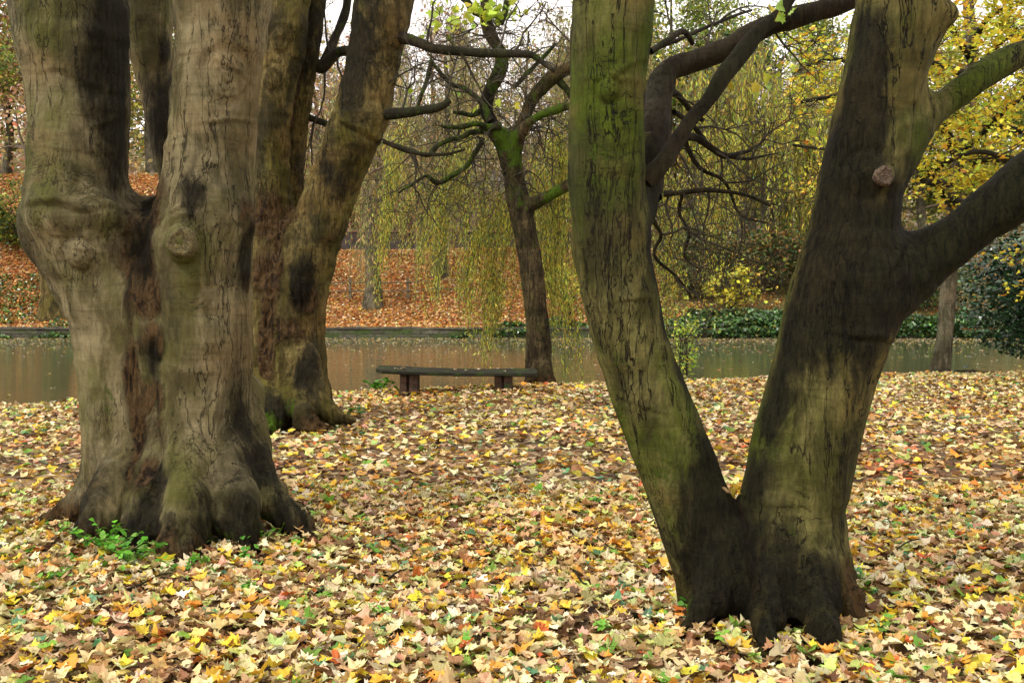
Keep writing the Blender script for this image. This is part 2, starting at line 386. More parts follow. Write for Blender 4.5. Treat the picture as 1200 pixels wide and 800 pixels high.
def sculpt(name, chains, mat, parent, h=.024, k=.1, ks=None, sub=True, amp=1.0, folds=(), knots=(), moss=(), dark_shade=(), rootz=.25, rough=1.0, seamw=.06, roughz=(), nbig=None):
    """one continuous woody surface: smooth union of tapered chains, then relief"""
    nb = nbig or len(chains)
    f = Sdf(chains, k, ks); allc = np.concatenate(chains)
    lo = (allc[:, :3]-allc[:, 3:]).min(0)-.08; hi = (allc[:, :3]+allc[:, 3:]).max(0)+.08; lo[2] = max(lo[2], -.45)
    V, F = nets(f, lo, hi, h)
    if sub: V, F = subdivide(V, F)
    g = grad(f, V); g /= np.maximum(np.linalg.norm(g, axis=1), 1e-6)[:, None]
    d, ds = f(V, True); V = V - g*np.clip(d, -h, h)[:, None]
    dsb = np.sort(ds[:nb], 0)
    seam = np.exp(-((dsb[1]-dsb[0])/seamw)**2)*(dsb[1] < .2) if nb > 1 else np.zeros(len(V))
    z = V[:, 2]
    seam = np.maximum(seam, .78*sstep(rootz*1.7, 0, z))
    for (c, r, a) in roughz: seam = np.maximum(seam, a*np.exp(-(np.linalg.norm((V-c), axis=1)/r)**2))
    seam = np.clip(seam*(.75+.5*fbm(V*np.array([3, 3, 1.5]), 2, 77)), 0, 1)*rough
    disp = .030*fbm(V*np.array([2.2, 2.2, 1.4]), 3, 1) + .016*fbm(V*np.array([7, 7, 1.6]), 3, 11)
    disp += .006*vn(V*np.array([4, 4, 16]), 21) + .004*fbm(V*np.array([16, 16, 5]), 2, 31)
    lowz = sstep(1.1, 0.05, z)
    rl = 1-np.abs(fbm(V*np.array([9, 9, 1.6]), 3, 47)); disp += sstep(.75, 0, z)*(.055*(rl-.78))
    disp += lowz*(.05*fbm(V*np.array([5, 5, .7]), 2, 41)+.02*fbm(V*np.array([12, 12, 3]), 2, 43))
    rg = 1-np.abs(fbm(V*np.array([17, 17, 4.5]), 3, 51)); disp += seam*(.065*(rg-.72)-.010)
    for (c, nrm, R, width, a) in folds:      # lips and folds: bands crossing the stem around c
        q = V-c; nrm = np.array(nrm, float); nrm /= np.linalg.norm(nrm)
        hgt_ = q@nrm + .03*vn(V*6, 61); lat = np.linalg.norm(q-np.outer(q@nrm, nrm), axis=1)
        wgt = np.exp(-(lat/R)**2); disp += a*(.45+.35*vn(V*5, 63))*wgt*(np.exp(-(hgt_/width)**2) - .8*np.exp(-((hgt_+width*1.5)/(width*.6))**2))
    for (c, R, a) in knots:                  # healed branch eyes
        r_ = np.linalg.norm(V-c, axis=1)/R; disp += a*(np.exp(-r_**2*1.3)*.9 - .55*np.exp(-((r_-1.15)/.2)**2) + .12*np.cos(r_*22)*np.exp(-r_**2))
    V = V + g*(disp*amp)[:, None]
    mo = np.zeros(len(V)); sh = np.zeros(len(V))
    for (c, r, a) in moss: mo = np.maximum(mo, a*np.exp(-(np.linalg.norm((V-c)*np.array([1, 1, .8]), axis=1)/r)**2))
    for (c, r, a) in dark_shade: sh = np.maximum(sh, a*np.exp(-(np.linalg.norm((V-c)*np.array([1, 1, .5]), axis=1)/r)**2))  # spots where shade and darker bark are painted on
    o = build(name, V, F, mat, parent, attrs={'seam': seam, 'moss': mo, 'dark_shade': sh})
    return o, f

# tubes -------------------------------------------------------------
def tubes(lines, sides=6):
    Vs, Fs, off = [], [], 0; ang = np.linspace(0, 2*np.pi, sides, endpoint=False); ca, sa = np.cos(ang), np.sin(ang)
    for L in lines:
        L = np.asarray(L); n = len(L); T = np.gradient(L[:, :3], axis=0); T /= np.maximum(np.linalg.norm(T, axis=1), 1e-9)[:, None]
        ref = np.array([0, 0, 1.]) if abs(T[0, 2]) < .8 else np.array([1., 0, 0])
        U = np.cross(T, ref); U /= np.maximum(np.linalg.norm(U, axis=1), 1e-9)[:, None]; W = np.cross(T, U)
        R = L[:, :3][:, None]+L[:, 3][:, None, None]*(U[:, None]*ca[None, :, None]+W[:, None]*sa[None, :, None])
        Vs.append(R.reshape(-1, 3)); I = off+np.arange(n*sides).reshape(n, sides); J = np.roll(I, -1, 1)
        Fs.append(np.stack([I[:-1], J[:-1], J[1:], I[1:]], -1).reshape(-1, 4)); off += n*sides
    return np.concatenate(Vs), np.concatenate(Fs)
def grow(rg, p, d, L, r, lev, out, wig=.35, grav=0., nch=(3, 5), tips=None, seg=6, up=0., shrink=.6, rmin=.002):
    p = np.array(p, float); d = np.array(d, float)/np.linalg.norm(d); pts = [(*p, r)]; st = L/seg; mid = []
    for i in range(seg):
        d = d+rg.normal(0, wig, 3)*.5+np.array([0, 0, up-grav*(i/seg)]); d /= np.linalg.norm(d)
        p = p+d*st; rr = max(r*(1-.75*(i+1)/seg), rmin); pts.append((*p, rr)); mid.append((p.copy(), d.copy(), rr))
    out.append(np.array(pts))
    if tips is not None and lev <= 1: tips.extend([m[0] for m in mid[1:]])
    if lev > 0:
        for q in range(rg.integers(*nch)):
            m = mid[rg.integers(1 if seg > 2 else 0, seg)]
            s = rg.normal(0, 1, 3); s -= s@m[1]*m[1]; s /= np.linalg.norm(s)+1e-9
            dd = m[1]*.55+s*.85; grow(rg, m[0], dd, L*shrink*rg.uniform(.7, 1.2), max(m[2]*.7, rmin), lev-1, out, wig, grav, nch, tips, seg, up, shrink, rmin)

# leaves --------------------------------------------------------------
def maple_outline(lob=1.0, full=True):
    if full: a = [(-90, .12), (-62, .42), (-40, .30), (-12, .68), (2, .52), (20, .80), (38, .56), (58, .66), (72, .76), (90, .98), (108, .76), (122, .66), (142, .56), (160, .80), (178, .52), (192, .68), (220, .30), (242, .42)]
    else: a = [(-90, .15), (-50, .48), (-5, .62), (18, .80), (42, .60), (90, .95), (138, .60), (162, .80), (185, .62), (230, .48)]
    return np.array([(math.cos(rad(t))*r*lob, math.sin(rad(t))*r) for t, r in a])
def maple_templates(full, rg, n=10, curl=.35):
    T = []
    for q in range(n):
        o = maple_outline(rg.uniform(.8, 1.1), full); o = o*(1+rg.normal(0, .07, (len(o), 1)))
        P = np.vstack([[0, .15], o]); x, y = P[:, 0], P[:, 1]
        a, b, c = rg.normal(0, curl, 3)
        zz = a*x*x+b*(y-.2)**2+c*x*y+rg.normal(0, .06, len(P))+.10*np.abs(x); zz[0] -= .10
        m = len(o); F = np.array([[0, 1+i, 1+(i+1) % m] for i in range(m)])
        T.append((np.stack([x, y, zz], 1)*.62, F))
    return T
def lance(n=1): return [(np.array([[0, -.5, 0], [.09, 0, .02], [0, .5, 0], [-.09, 0, .02]]), np.array([[0, 1, 2], [0, 2, 3]]))]
def oval_t(wd=.3): return [(np.array([[0, -.5, 0], [wd, -.12, .07], [wd*.8, .2, .05], [0, .55, -.04], [-wd*.8, .2, .05], [-wd, -.12, .07]]), np.array([[0, 1, 5], [1, 2, 5], [2, 4, 5], [2, 3, 4]]))]
def rots(yaw, tilt, ta):
    cy, sy = np.cos(yaw), np.sin(yaw); O = np.zeros_like(cy); I = O+1
    Rz = np.stack([np.stack([cy, -sy, O], -1), np.stack([sy, cy, O], -1), np.stack([O, O, I], -1)], -2)
    ax = np.stack([np.cos(ta), np.sin(ta), O], -1); ct, st = np.cos(tilt), np.sin(tilt)
    K = np.zeros((len(yaw), 3, 3)); K[:, 0, 1] = -ax[:, 2]; K[:, 0, 2] = ax[:, 1]; K[:, 1, 0] = ax[:, 2]; K[:, 1, 2] = -ax[:, 0]; K[:, 2, 0] = -ax[:, 1]; K[:, 2, 1] = ax[:, 0]
    R = np.eye(3)[None]+st[:, None, None]*K+(1-ct)[:, None, None]*(K@K)
    return R@Rz
def leaves(rg, P, size, cols, T, tilt=(0, .6), mats=None):
    n = len(P); which = rg.integers(0, len(T), n)
    R = rots(rg.uniform(0, 2*np.pi, n), rg.uniform(tilt[0], tilt[1], n)*rg.choice([-1, 1], n), rg.uniform(0, 2*np.pi, n)) if mats is None else mats
    size = np.broadcast_to(size, (n,)); Vs, Fs, Cs, off = [], [], [], 0
    for q, (tv, tf) in enumerate(T):
        m = which == q; c = m.sum()
        if not c: continue
        v = np.einsum('nij,vj->nvi', R[m], tv)*size[m][:, None, None]+P[m][:, None]
        Vs.append(v.reshape(-1, 3)); Fs.append((tf[None]+(np.arange(c)*len(tv))[:, None, None]+off).reshape(-1, 3)); Cs.append(np.repeat(cols[m], len(tv), 0)); off += c*len(tv)
    return np.concatenate(Vs), np.concatenate(Fs), np.concatenate(Cs)
def pick(rg, n, pal, jit=.18):
    W = np.array([p[0] for p in pal], float); C = np.array([p[1] for p in pal]); i = rg.choice(len(pal), n, p=W/W.sum())
    return np.clip(C[i]*np.exp(rg.normal(0, jit, (n, 1)))*np.exp(rg.normal(0, jit*.4, (n, 3))), 0.003, .85)

# ================================================================== BIG TREE ON THE LEFT
def V3(px, py, Y): return at(px, py, Y)
FDN = []   # solid functions used to keep litter out of the trunks
b1 = gr(195, 622); T1 = empty('sycamore_tree', (b1[0], 6.2, 0), 'massive sycamore at the left with fused stems, bulging folds and flared roots', 'tree')
ch = [
 pxchain([(150, 680, 6.25, 36), (148, 600, 6.25, 38), (150, 520, 6.22, 50), (146, 430, 6.22, 52), (132, 350, 6.22, 57), (102, 285, 6.25, 60), (92, 240, 6.25, 58), (93, 190, 6.25, 57), (92, 120, 6.25, 57), (86, 50, 6.25, 63), (78, -30, 6.25, 64), (45, -300, 6.2, 50), (20, -560, 6.0, 38)], 2),
 pxchain([(238, 680, 6.15, 42), (240, 600, 6.15, 46), (238, 520, 6.1, 54), (234, 430, 6.1, 62), (233, 350, 6.1, 62), (236, 290, 6.1, 60), (242, 230, 6.1, 55), (248, 170, 6.1, 50), (254, 100, 6.1, 49), (259, 30, 6.1, 52), (262, -40, 6.1, 54), (272, -300, 6.1, 46), (300, -560, 6.0, 34)], 2),
 pxchain([(195, 680, 6.4, 58), (195, 560, 6.4, 74), (193, 450, 6.36, 76), (192, 350, 6.36, 76), (192, 285, 6.45, 58)], 2),
 pxchain([(228, 300, 6.75, 34), (214, 215, 6.9, 26), (196, 150, 6.95, 23), (180, 90, 7.0, 24), (175, 20, 7.0, 28), (160, -200, 7.1, 26), (140, -450, 7.2, 20)], 2),
]
rt = [  # roots
 [(140, 480, 6.2, 30), (125, 560, 6.2, 30), (100, 600, 6.22, 25), (65, 622, 6.22, 16), (20, 640, 6.25, 8)],
 [(160, 470, 6.0, 26), (148, 550, 5.95, 31), (125, 612, 5.82, 27), (96, 642, 5.68, 17), (70, 668, 5.6, 8)],
 [(192, 470, 5.95, 20), (183, 560, 5.85, 27), (172, 620, 5.72, 28), (160, 655, 5.55, 20), (148, 685, 5.4, 9)],
 [(225, 450, 5.75, 22), (222, 550, 5.75, 32), (215, 620, 5.62, 32), (210, 660, 5.42, 23), (208, 700, 5.2, 11)],
 [(262, 470, 5.85, 24), (268, 560, 5.82, 32), (277, 612, 5.72, 28), (292, 645, 5.62, 18), (304, 675, 5.5, 9)],
 [(285, 460, 6.05, 22), (297, 545, 6.02, 26), (318, 598, 5.98, 23), (350, 630, 5.92, 15), (385, 655, 5.85, 8)],
 [(280, 560, 6.4, 30), (325, 600, 6.5, 20), (365, 612, 6.7, 10)]]
rt = [[(a_, b_-(9 if i_ in (2, 3) else 0), c_+(.28 if i_ == 0 else .05 if i_ == 1 else 0), d_*(.85 if i_ == 3 else .6 if i_ > 3 else 1)) for i_, (a_, b_, c_, d_) in enumerate(r_)] for r_ in rt]
ch += [pxchain(r_, 2) for r_ in rt]
# a lip where the left stem bulges out over the bole
ch.append(pxchain([(52, 268, 6.15, 20), (64, 252, 6.02, 24), (92, 256, 5.96, 26), (120, 256, 5.96, 22), (140, 262, 6.05, 14)], 2))
ch.append(pxchain([(75, 296, 6.05, 14), (95, 292, 5.99, 16), (118, 298, 5.98, 12)], 2))
ch.append(pxchain([(200, 262, 6.0, 12), (222, 240, 5.93, 16), (255, 242, 5.92, 16), (278, 262, 5.97, 12)], 2)); ch.append(pxchain([(212, 290, 5.9, 20), (212, 284, 5.80, 18)], 2))
folds = [(V3(85, 238, 5.92), (.05, 0, 1), .30, .022, .040), (V3(92, 288, 5.92), (.35, 0, 1), .16, .014, .03), (V3(240, 236, 5.85), (-.15, 0, 1), .2, .016, .025), (V3(250, 55, 5.85), (-.1, 0, 1), .22, .02, .018), (V3(265, 138, 5.83), (-.2, 0, 1), .2, .014, .03),
         (V3(95, 90, 5.9), (.25, 0, 1), .25, .02, .02), (V3(120, 130, 5.9), (-.35, 0, 1), .2, .02, .025), (V3(240, 330, 5.75), (0, 0, 1), .25, .012, .012),
         (V3(85, 170, 5.9), (.1, 0, 1), .25, .012, .012), (V3(265, 75, 5.83), (.5, 0, 1), .18, .015, .02)]
knots = [(V3(212, 285, 5.76), .12, .055), (V3(268, 88, 5.85), .14, .030), (V3(120, 80, 5.9), .15, .03), (V3(75, 262, 5.9), .10, .02), (V3(90, 300, 5.88), .09, .03)]
dark_shade = [(V3(150, 60, 6.1), .30, .9), (V3(150, 140, 6.1), .26, .8), (V3(195, 560, 5.7), .18, .5), (V3(245, 610, 5.7), .16, .6), (V3(140, 610, 5.9), .2, .5), (V3(190, 630, 5.7), .12, .7), (V3(300, 610, 5.9), .15, .6), (V3(215, 640, 5.5), .16, .55), (V3(110, 625, 5.8), .22, .75), (V3(165, 640, 5.6), .2, .75), (V3(280, 630, 5.7), .2, .8), (V3(335, 620, 5.9), .18, .75), (V3(235, 620, 5.6), .16, .7), (V3(178, 225, 6.2), .14, 1.), (V3(205, 130, 6.9), .25, .8), (V3(300, 560, 6.0), .2, .8), (V3(172, 300, 5.9), .12, .7), (V3(176, 420, 5.85), .1, .7), (V3(290, 500, 6.0), .16, .7), (V3(50, 200, 6.2), .12, .5), (V3(200, 60, 6.9), .1, .9), (V3(228, 235, 5.8), .12, .6), (V3(100, 232, 5.8), .08, .6), (V3(186, 300, 6.0), .2, .8), (V3(290, 300, 6), .12, .7)]  # shaded right side of left stem and saddle painted dark; darker roots too
moss = [(V3(185, 630, 5.7), .16, .75), (V3(300, 620, 5.9), .16, .7), (V3(120, 600, 6.0), .12, .6), (V3(255, 640, 5.6), .12, .6), (V3(210, 560, 5.7), .1, .5), (V3(125, 470, 5.9), .12, .45)]
rz = [(V3(172, 250, 6.0), .24, 1.2), (V3(165, 300, 5.95), .20, 1.2), (V3(172, 350, 5.9), .18, 1.1), (V3(172, 400, 5.85), .16, 1.1), (V3(170, 460, 5.85), .15, 1.), (V3(168, 510, 5.8), .15, 1.), (V3(165, 560, 5.8), .18, .9), (V3(285, 250, 6.0), .14, 1.0), (V3(292, 330, 6.05), .12, .9), (V3(295, 420, 6.05), .09, .7), (V3(150, 210, 6), .1, .7), (V3(110, 320, 5.9), .08, .5)]
t1, f1 = sculpt('trunk', ch, M_bark_big, T1, h=.024, k=.10, ks=[.1, .17, .17, .1]+[.055]*7+[.16]*4, folds=folds, knots=knots, dark_shade=dark_shade, moss=moss, roughz=rz, nbig=2, seamw=.08)
FDN.append(f1)

# the sawn, healed knob in the middle of the bole
def scar_disc(c, nrm, R, mat, parent, name='branch_scar', cup=.25):
    nrm = np.array(nrm, float); nrm /= np.linalg.norm(nrm); U = np.cross(nrm, [0, 0, 1.]); U /= np.linalg.norm(U); W = np.cross(nrm, U)
    prof = [(1.25, -.5), (1.18, -.05), (1.05, .16), (.9, .2), (.78, .14), (.66, .06), (.5, .08), (.3, .03), (.12, -.03)]
    V, n = [], 28
    for r_, z_ in prof:
        for i in range(n):
            a = 2*math.pi*i/n; rr = R*r_*(1+.06*math.sin(a*3+1)+.04*math.sin(a*7)); zz = R*(z_*1.0+.03*math.sin(a*5+r_*9))
            V.append(c+U*rr*math.cos(a)+W*rr*math.sin(a)*1.0+nrm*zz)
    V.append(c-nrm*R*.04); V = np.array(V); I = np.arange(len(prof)*n).reshape(len(prof), n); J = np.roll(I, -1, 1)
    F = np.stack([I[:-1], J[:-1], J[1:], I[1:]], -1).reshape(-1, 4); cpt = len(V)-1
    T = np.array([[I[-1, i], J[-1, i], cpt] for i in range(n)])
    return build(name, V, [F, T], mat, parent)
def scar_mat(name, c1, c2):
    k = N(name); v = k.noise((40, 40, 40), 5, dist=1.5); return k.fin(k.ramp(v, [(.25, tuple(x*.35 for x in c1)), (.45, c1), (.62, c2), (.8, tuple(x*.6 for x in c2))]), .75, k.bump(v, .02))
M_scar = scar_mat('scar_wood', (.075, .060, .022), (.14, .11, .04)); M_scar2 = scar_mat('scar_wood_pale', (.060, .040, .024), (.13, .088, .056))
scar_disc(V3(212, 284, 5.665), (-.05, -1, .02), .070, M_scar, t1)

# ================================================================== SECOND TREE, LEFT
T2 = empty('leaning_sycamore', (gr(335, 490)[0], 11.2, 0), 'old flaking tree behind the left sycamore with one stem leaning right', 'tree')
ch2 = [
 pxchain([(350, 520, 11.2, 46), (347, 450, 11.2, 38), (343, 380, 11.2, 36), (352, 320, 11.2, 36), (372, 270, 11.2, 34), (392, 215, 11.2, 31), (412, 160, 11.1, 30), (424, 135, 11.1, 32), (433, 95, 11.1, 29), (443, 40, 11.1, 33), (450, -10, 11.1, 35), (475, -180, 11, 28), (515, -330, 10.8, 20)], 2),
 pxchain([(322, 520, 11.3, 46), (320, 430, 11.3, 40), (318, 340, 11.3, 38), (316, 260, 11.3, 28), (315, 190, 11.3, 23), (321, 110, 11.3, 24), (330, 50, 11.3, 25), (340, -10, 11.3, 24), (352, -180, 11.4, 20), (360, -330, 11.5, 15)], 2),
 pxchain([(328, 300, 11.7, 28), (338, 220, 11.7, 18), (347, 150, 11.7, 17), (353, 95, 11.7, 18), (361, 40, 11.7, 16), (368, -10, 11.7, 15), (385, -180, 11.8, 13), (400, -330, 11.8, 9)], 2),
 pxchain([(358, 420, 10.85, 15), (364, 455, 10.75, 15), (384, 482, 10.7, 10), (412, 493, 10.7, 5)], 2),
 pxchain([(343, 350, 11.25, 18), (346, 420, 11.02, 17), (348, 465, 10.72, 15), (360, 492, 10.45, 10), (385, 502, 10.4, 4)], 2),
 pxchain([(318, 340, 11.3, 18), (318, 415, 11.08, 19), (318, 468, 10.78, 18), (315, 500, 10.4, 13), (312, 512, 10.2, 5)], 2),
 pxchain([(300, 430, 10.9, 20), (295, 480, 10.8, 16), (280, 500, 10.8, 8)], 2)]
rz2 = [(V3(320, 250, 11), .32, 1.), (V3(315, 320, 11), .32, .9), (V3(335, 390, 10.9), .25, .8), (V3(362, 350, 10.9), .22, .9), (V3(330, 450, 10.9), .25, .6), (V3(352, 250, 11.3), .25, .9), (V3(385, 280, 11), .2, .6)]
t2, f2 = sculpt('trunk', ch2, M_bark_old, T2, h=.034, k=.14, folds=[(V3(425, 150, 10.8), (.6, 0, 1), .4, .04, .04)], knots=[(V3(326, 45, 11), .14, .03), (V3(318, 90, 11), .15, .03)],
    dark_shade=[(V3(395, 190, 11.0), .28, .7), (V3(415, 60, 10.9), .35, .9), (V3(412, 120, 10.9), .25, .6), (V3(435, 0, 10.9), .3, .7), (V3(352, 330, 10.8), .2, .9), (V3(315, 495, 10.4), .3, .9), (V3(365, 40, 11.6), .4, .6), (V3(360, 440, 10.7), .2, .7)], moss=[(V3(316, 500, 10.3), .2, .8), (V3(345, 480, 10.5), .15, .55), (V3(430, 20, 10.9), .25, .4)], roughz=rz2, nbig=3, amp=1.4, seamw=.07)  # shade painted on the leaning stem's left side, darker bark at the foot
FDN.append(f2)
def px_branches(name, lists, mat, parent, sub=4, sides=9, wob=.012, seed=1, moss=0.0):
    for li, l in enumerate(lists):
        c = pxchain(l, sub); c[:, :3] += .0
        q = c[:, :3]; c[:, :3] = q + wob*np.stack([vn(q*5, seed+li), vn(q*5, seed+li+50), vn(q*5, seed+li+90)], 1); c[:, 3] *= 1+.12*vn(q*14, seed)
        c = np.vstack([c, [*(c[-1, :3]+(c[-1, :3]-c[-2, :3])*.15), .002]])
        V, F = tubes([c], sides); build(name, V, F, mat, parent, attrs={'moss': np.full(len(V), moss)})
    return
px_branches('branch', [
 [(462, 42, 11, 7), (485, 48, 10.9, 6), (510, 56, 10.8, 5.5), (560, 62, 10.7, 5.5), (605, 64, 10.6, 4.5), (625, 66, 10.6, 4), (650, 84, 10.5, 2.5)],
 [(440, 135, 11, 9), (462, 134, 10.9, 6.5), (490, 131, 10.8, 5.5), (518, 124, 10.7, 5), (527, 118, 10.7, 3.5)],
 [(415, 60, 11.4, 6), (395, 62, 11.6, 6), (378, 78, 11.7, 7), (368, 72, 11.8, 6)],
 [(378, 78, 11.7, 6), (392, 45, 11.8, 5), (405, 10, 11.9, 5), (412, -40, 12, 4)],
 [(405, 150, 11.3, 5), (385, 146, 11.5, 4), (362, 138, 11.7, 4)],
 [(450, 165, 11, 3), (480, 178, 11, 2.5), (520, 182, 11, 2), (545, 176, 11, 1.5)]], M_limb, T2, moss=.3)
rg = np.random.default_rng(5)
out = []
for p, d, L in [((500, 55, 10.8), (.3, -.1, .8), .9), ((540, 62, 10.7), (.4, 0, -.6), .8), ((580, 62, 10.7), (.5, .2, .8), .9), ((520, 124, 10.7), (.6, 0, .5), .9), ((395, 62, 11.6), (-.3, 0, -.9), 1.), ((380, 78, 11.7), (.2, 0, -1), 1.1), ((368, 140, 11.7), (0, 0, -1), .8), ((385, 60, 11.7), (-.1, 0, 1), 1.), ((480, 178, 11), (.2, 0, -.8), .7), ((430, 110, 11), (.8, 0, .4), 1.), ((600, 64, 10.6), (.7, 0, .1), .8), ((470, 132, 10.9), (.3, 0, .9), .8)]:
    grow(rg, at(*p), d, L, .016, 2, out, .5, .05, (3, 6), seg=6, rmin=.004)
V, F = tubes(out, 5); build('twigs', V, F, M_twig, T2)

# ================================================================== FORKED TREE, RIGHT
T3 = empty('forked_tree', (gr(890, 715)[0], 4.6, 0), 'dark forked tree at the right, two stems splitting near the ground in a wide V', 'tree')
D = 4.62
ch3 = [
 pxchain([(862, 800, D, 62), (850, 730, D, 58), (838, 670, D, 50), (818, 615, D, 46), (800, 565, D, 43), (782, 520, D, 42), (765, 475, D, 42), (750, 430, D, 42), (736, 380, D, 43), (722, 320, D, 44), (714, 260, D, 44), (710, 200, D, 45), (711, 130, D, 44), (715, 60, D, 45), (722, -10, D, 47), (735, -260, D-.1, 40), (745, -520, D-.3, 30)], 2),
 pxchain([(900, 800, D, 70), (910, 730, D, 66), (915, 670, D, 62), (925, 610, D, 59), (937, 550, D, 58), (952, 490, D, 59), (967, 430, D, 62), (985, 370, D, 66), (998, 320, D, 64), (1000, 270, D, 52), (1010, 215, D, 50), (1022, 160, D, 50), (1035, 100, D, 49), (1048, 50, D, 50), (1060, -10, D, 52), (1090, -250, D, 44), (1110, -500, D, 32)], 2),
 pxchain([(1000, 350, D, 45), (1040, 330, D, 45), (1078, 307, D-.03, 36), (1112, 284, D-.06, 31), (1150, 257, D-.1, 29), (1200, 221, D-.15, 31), (1270, 165, D-.2, 30), (1400, 80, D-.3, 24), (1560, -40, D-.4, 14)], 2),
 pxchain([(1030, 190, D, 34), (1058, 160, D, 30), (1085, 137, D, 22), (1112, 117, D+.03, 16), (1150, 88, D+.06, 14), (1200, 63, D+.1, 12.5), (1280, 30, D+.2, 11), (1400, -30, D+.3, 7)], 2),
 pxchain([(712, 290, D+.05, 34), (745, 250, D+.12, 22), (757, 215, D+.2, 18), (762, 170, D+.3, 17)], 2),
 pxchain([(880, 640, D-.05, 36), (872, 700, D-.1, 40), (868, 745, D-.15, 36), (866, 790, D-.2, 20)], 2),
 # roots
 [tuple()]]
ch3 = ch3[:-1]
for r_ in [[(935, 620, 4.5, 30), (948, 685, 4.36, 32), (960, 735, 4.2, 27), (970, 765, 4.05, 17), (978, 795, 3.9, 8)],
           [(955, 630, 4.6, 34), (972, 685, 4.58, 30), (992, 712, 4.5, 20), (1018, 738, 4.42, 11)],
           [(905, 640, 4.45, 26), (904, 705, 4.28, 29), (900, 750, 4.12, 19), (898, 785, 4.0, 9)],
           [(850, 640, 4.5, 24), (838, 705, 4.4, 25), (812, 738, 4.3, 13), (795, 760, 4.2, 6)],
           [(940, 600, 4.9, 36), (985, 680, 4.95, 20), (1010, 700, 5.0, 8)]]: ch3.append(pxchain([(a_, b_-(9 if i_ in (2, 3) and i_ < len(r_)-1 else -4 if i_ == len(r_)-1 else 0), c_, d_*(.65 if i_ == len(r_)-1 else .88 if i_ == len(r_)-2 else 1)) for i_, (a_, b_, c_, d_) in enumerate(r_)], 2))
ch3.append(pxchain([(1028, 206, 4.52, 15), (1037, 206, 4.425, 12)], 2)); ch3.append(pxchain([(1075, 30, D-.05, 22), (1100, 22, D-.1, 14), (1112, 16, D-.12, 13)], 2))
folds3 = [(V3(725, 355, 4.45), (-.1, 0, 1), .16, .012, .022), (V3(752, 470, 4.45), (.3, 0, 1), .14, .012, .015), (V3(715, 95, 4.45), (0, 0, 1), .15, .012, .012), (V3(735, 80, 4.45), (-.7, 0, 1), .1, .012, .02),
          (V3(1010, 390, 4.4), (.2, 0, 1), .25, .02, .02), (V3(1050, 300, 4.4), (-.9, 0, 1), .15, .02, .015), (V3(922, 590, 4.4), (0, 0, 1), .1, .015, .02), (V3(930, 655, 4.4), (0, 0, 1), .12, .015, .02)]
dark_shade3 = [(V3(848, 640, 4.4), .22, 1.1), (V3(840, 590, 4.5), .2, 1.), (V3(880, 560, 4.5), .12, .8), (V3(980, 340, 4.4), .22, .9), (V3(960, 290, 4.4), .22, 1.0), (V3(985, 230, 4.4), .22, 1.1), (V3(985, 170, 4.45), .2, 1.1), (V3(995, 110, 4.45), .18, 1.1), (V3(1015, 50, 4.45), .16, .9), (V3(1045, 320, 4.4), .2, 1.), (V3(1100, 300, 4.4), .26, 1.2), (V3(1150, 265, 4.4), .25, 1.2), (V3(1210, 215, 4.35), .3, 1.1),
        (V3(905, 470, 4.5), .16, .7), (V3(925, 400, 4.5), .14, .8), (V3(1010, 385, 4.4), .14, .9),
        (V3(765, 300, 4.6), .10, 1.), (V3(778, 380, 4.6), .09, .9), (V3(790, 450, 4.6), .09, .9), (V3(830, 560, 4.5), .12, .8), (V3(900, 720, 4.3), .22, .95), (V3(960, 715, 4.25), .16, .95), (V3(905, 745, 4.1), .14, .8), (V3(965, 755, 4.05), .15, .8), (V3(825, 725, 4.3), .14, .8), (V3(870, 690, 4.3), .2, .8), (V3(757, 120, 4.6), .07, .7), (V3(762, 210, 4.8), .2, .8), (V3(757, 60, 4.6), .08, .6)]  # unlit stem sides painted dark as shade, root toes darkened too
moss3 = [(V3(735, 420, 4.45), .16, .42), (V3(680, 180, 4.45), .2, .30), (V3(685, 260, 4.5), .2, .30), (V3(692, 60, 4.5), .15, .26), (V3(690, 330, 4.5), .12, .3), (V3(745, 90, 4.5), .12, .24), (V3(780, 560, 4.5), .16, .45), (V3(990, 715, 4.5), .1, .7), (V3(820, 715, 4.4), .1, .7), (V3(745, 380, 4.5), .1, .4), (V3(925, 620, 4.4), .1, .35), (V3(960, 500, 4.4), .1, .3)]
t3, f3 = sculpt('trunk', ch3, M_bark_right, T3, h=.019, k=.09, ks=[.09, .07, .1, .1, .08, .12]+[.05]*5+[.06, .05], amp=.72, folds=folds3, knots=[(V3(712, 107, 4.46), .05, .035), (V3(1015, 205, 4.45), .1, .02)], dark_shade=dark_shade3, moss=moss3,
    roughz=[(V3(1000, 380, 4.4), .18, .5), (V3(1020, 330, 4.4), .15, .45), (V3(1045, 230, 4.45), .1, .5)], nbig=2, seamw=.03, rootz=.3)
FDN.append(f3)
scar_disc(V3(1037, 206, 4.345), (.1, -1, .05), .036, M_scar2, t3)
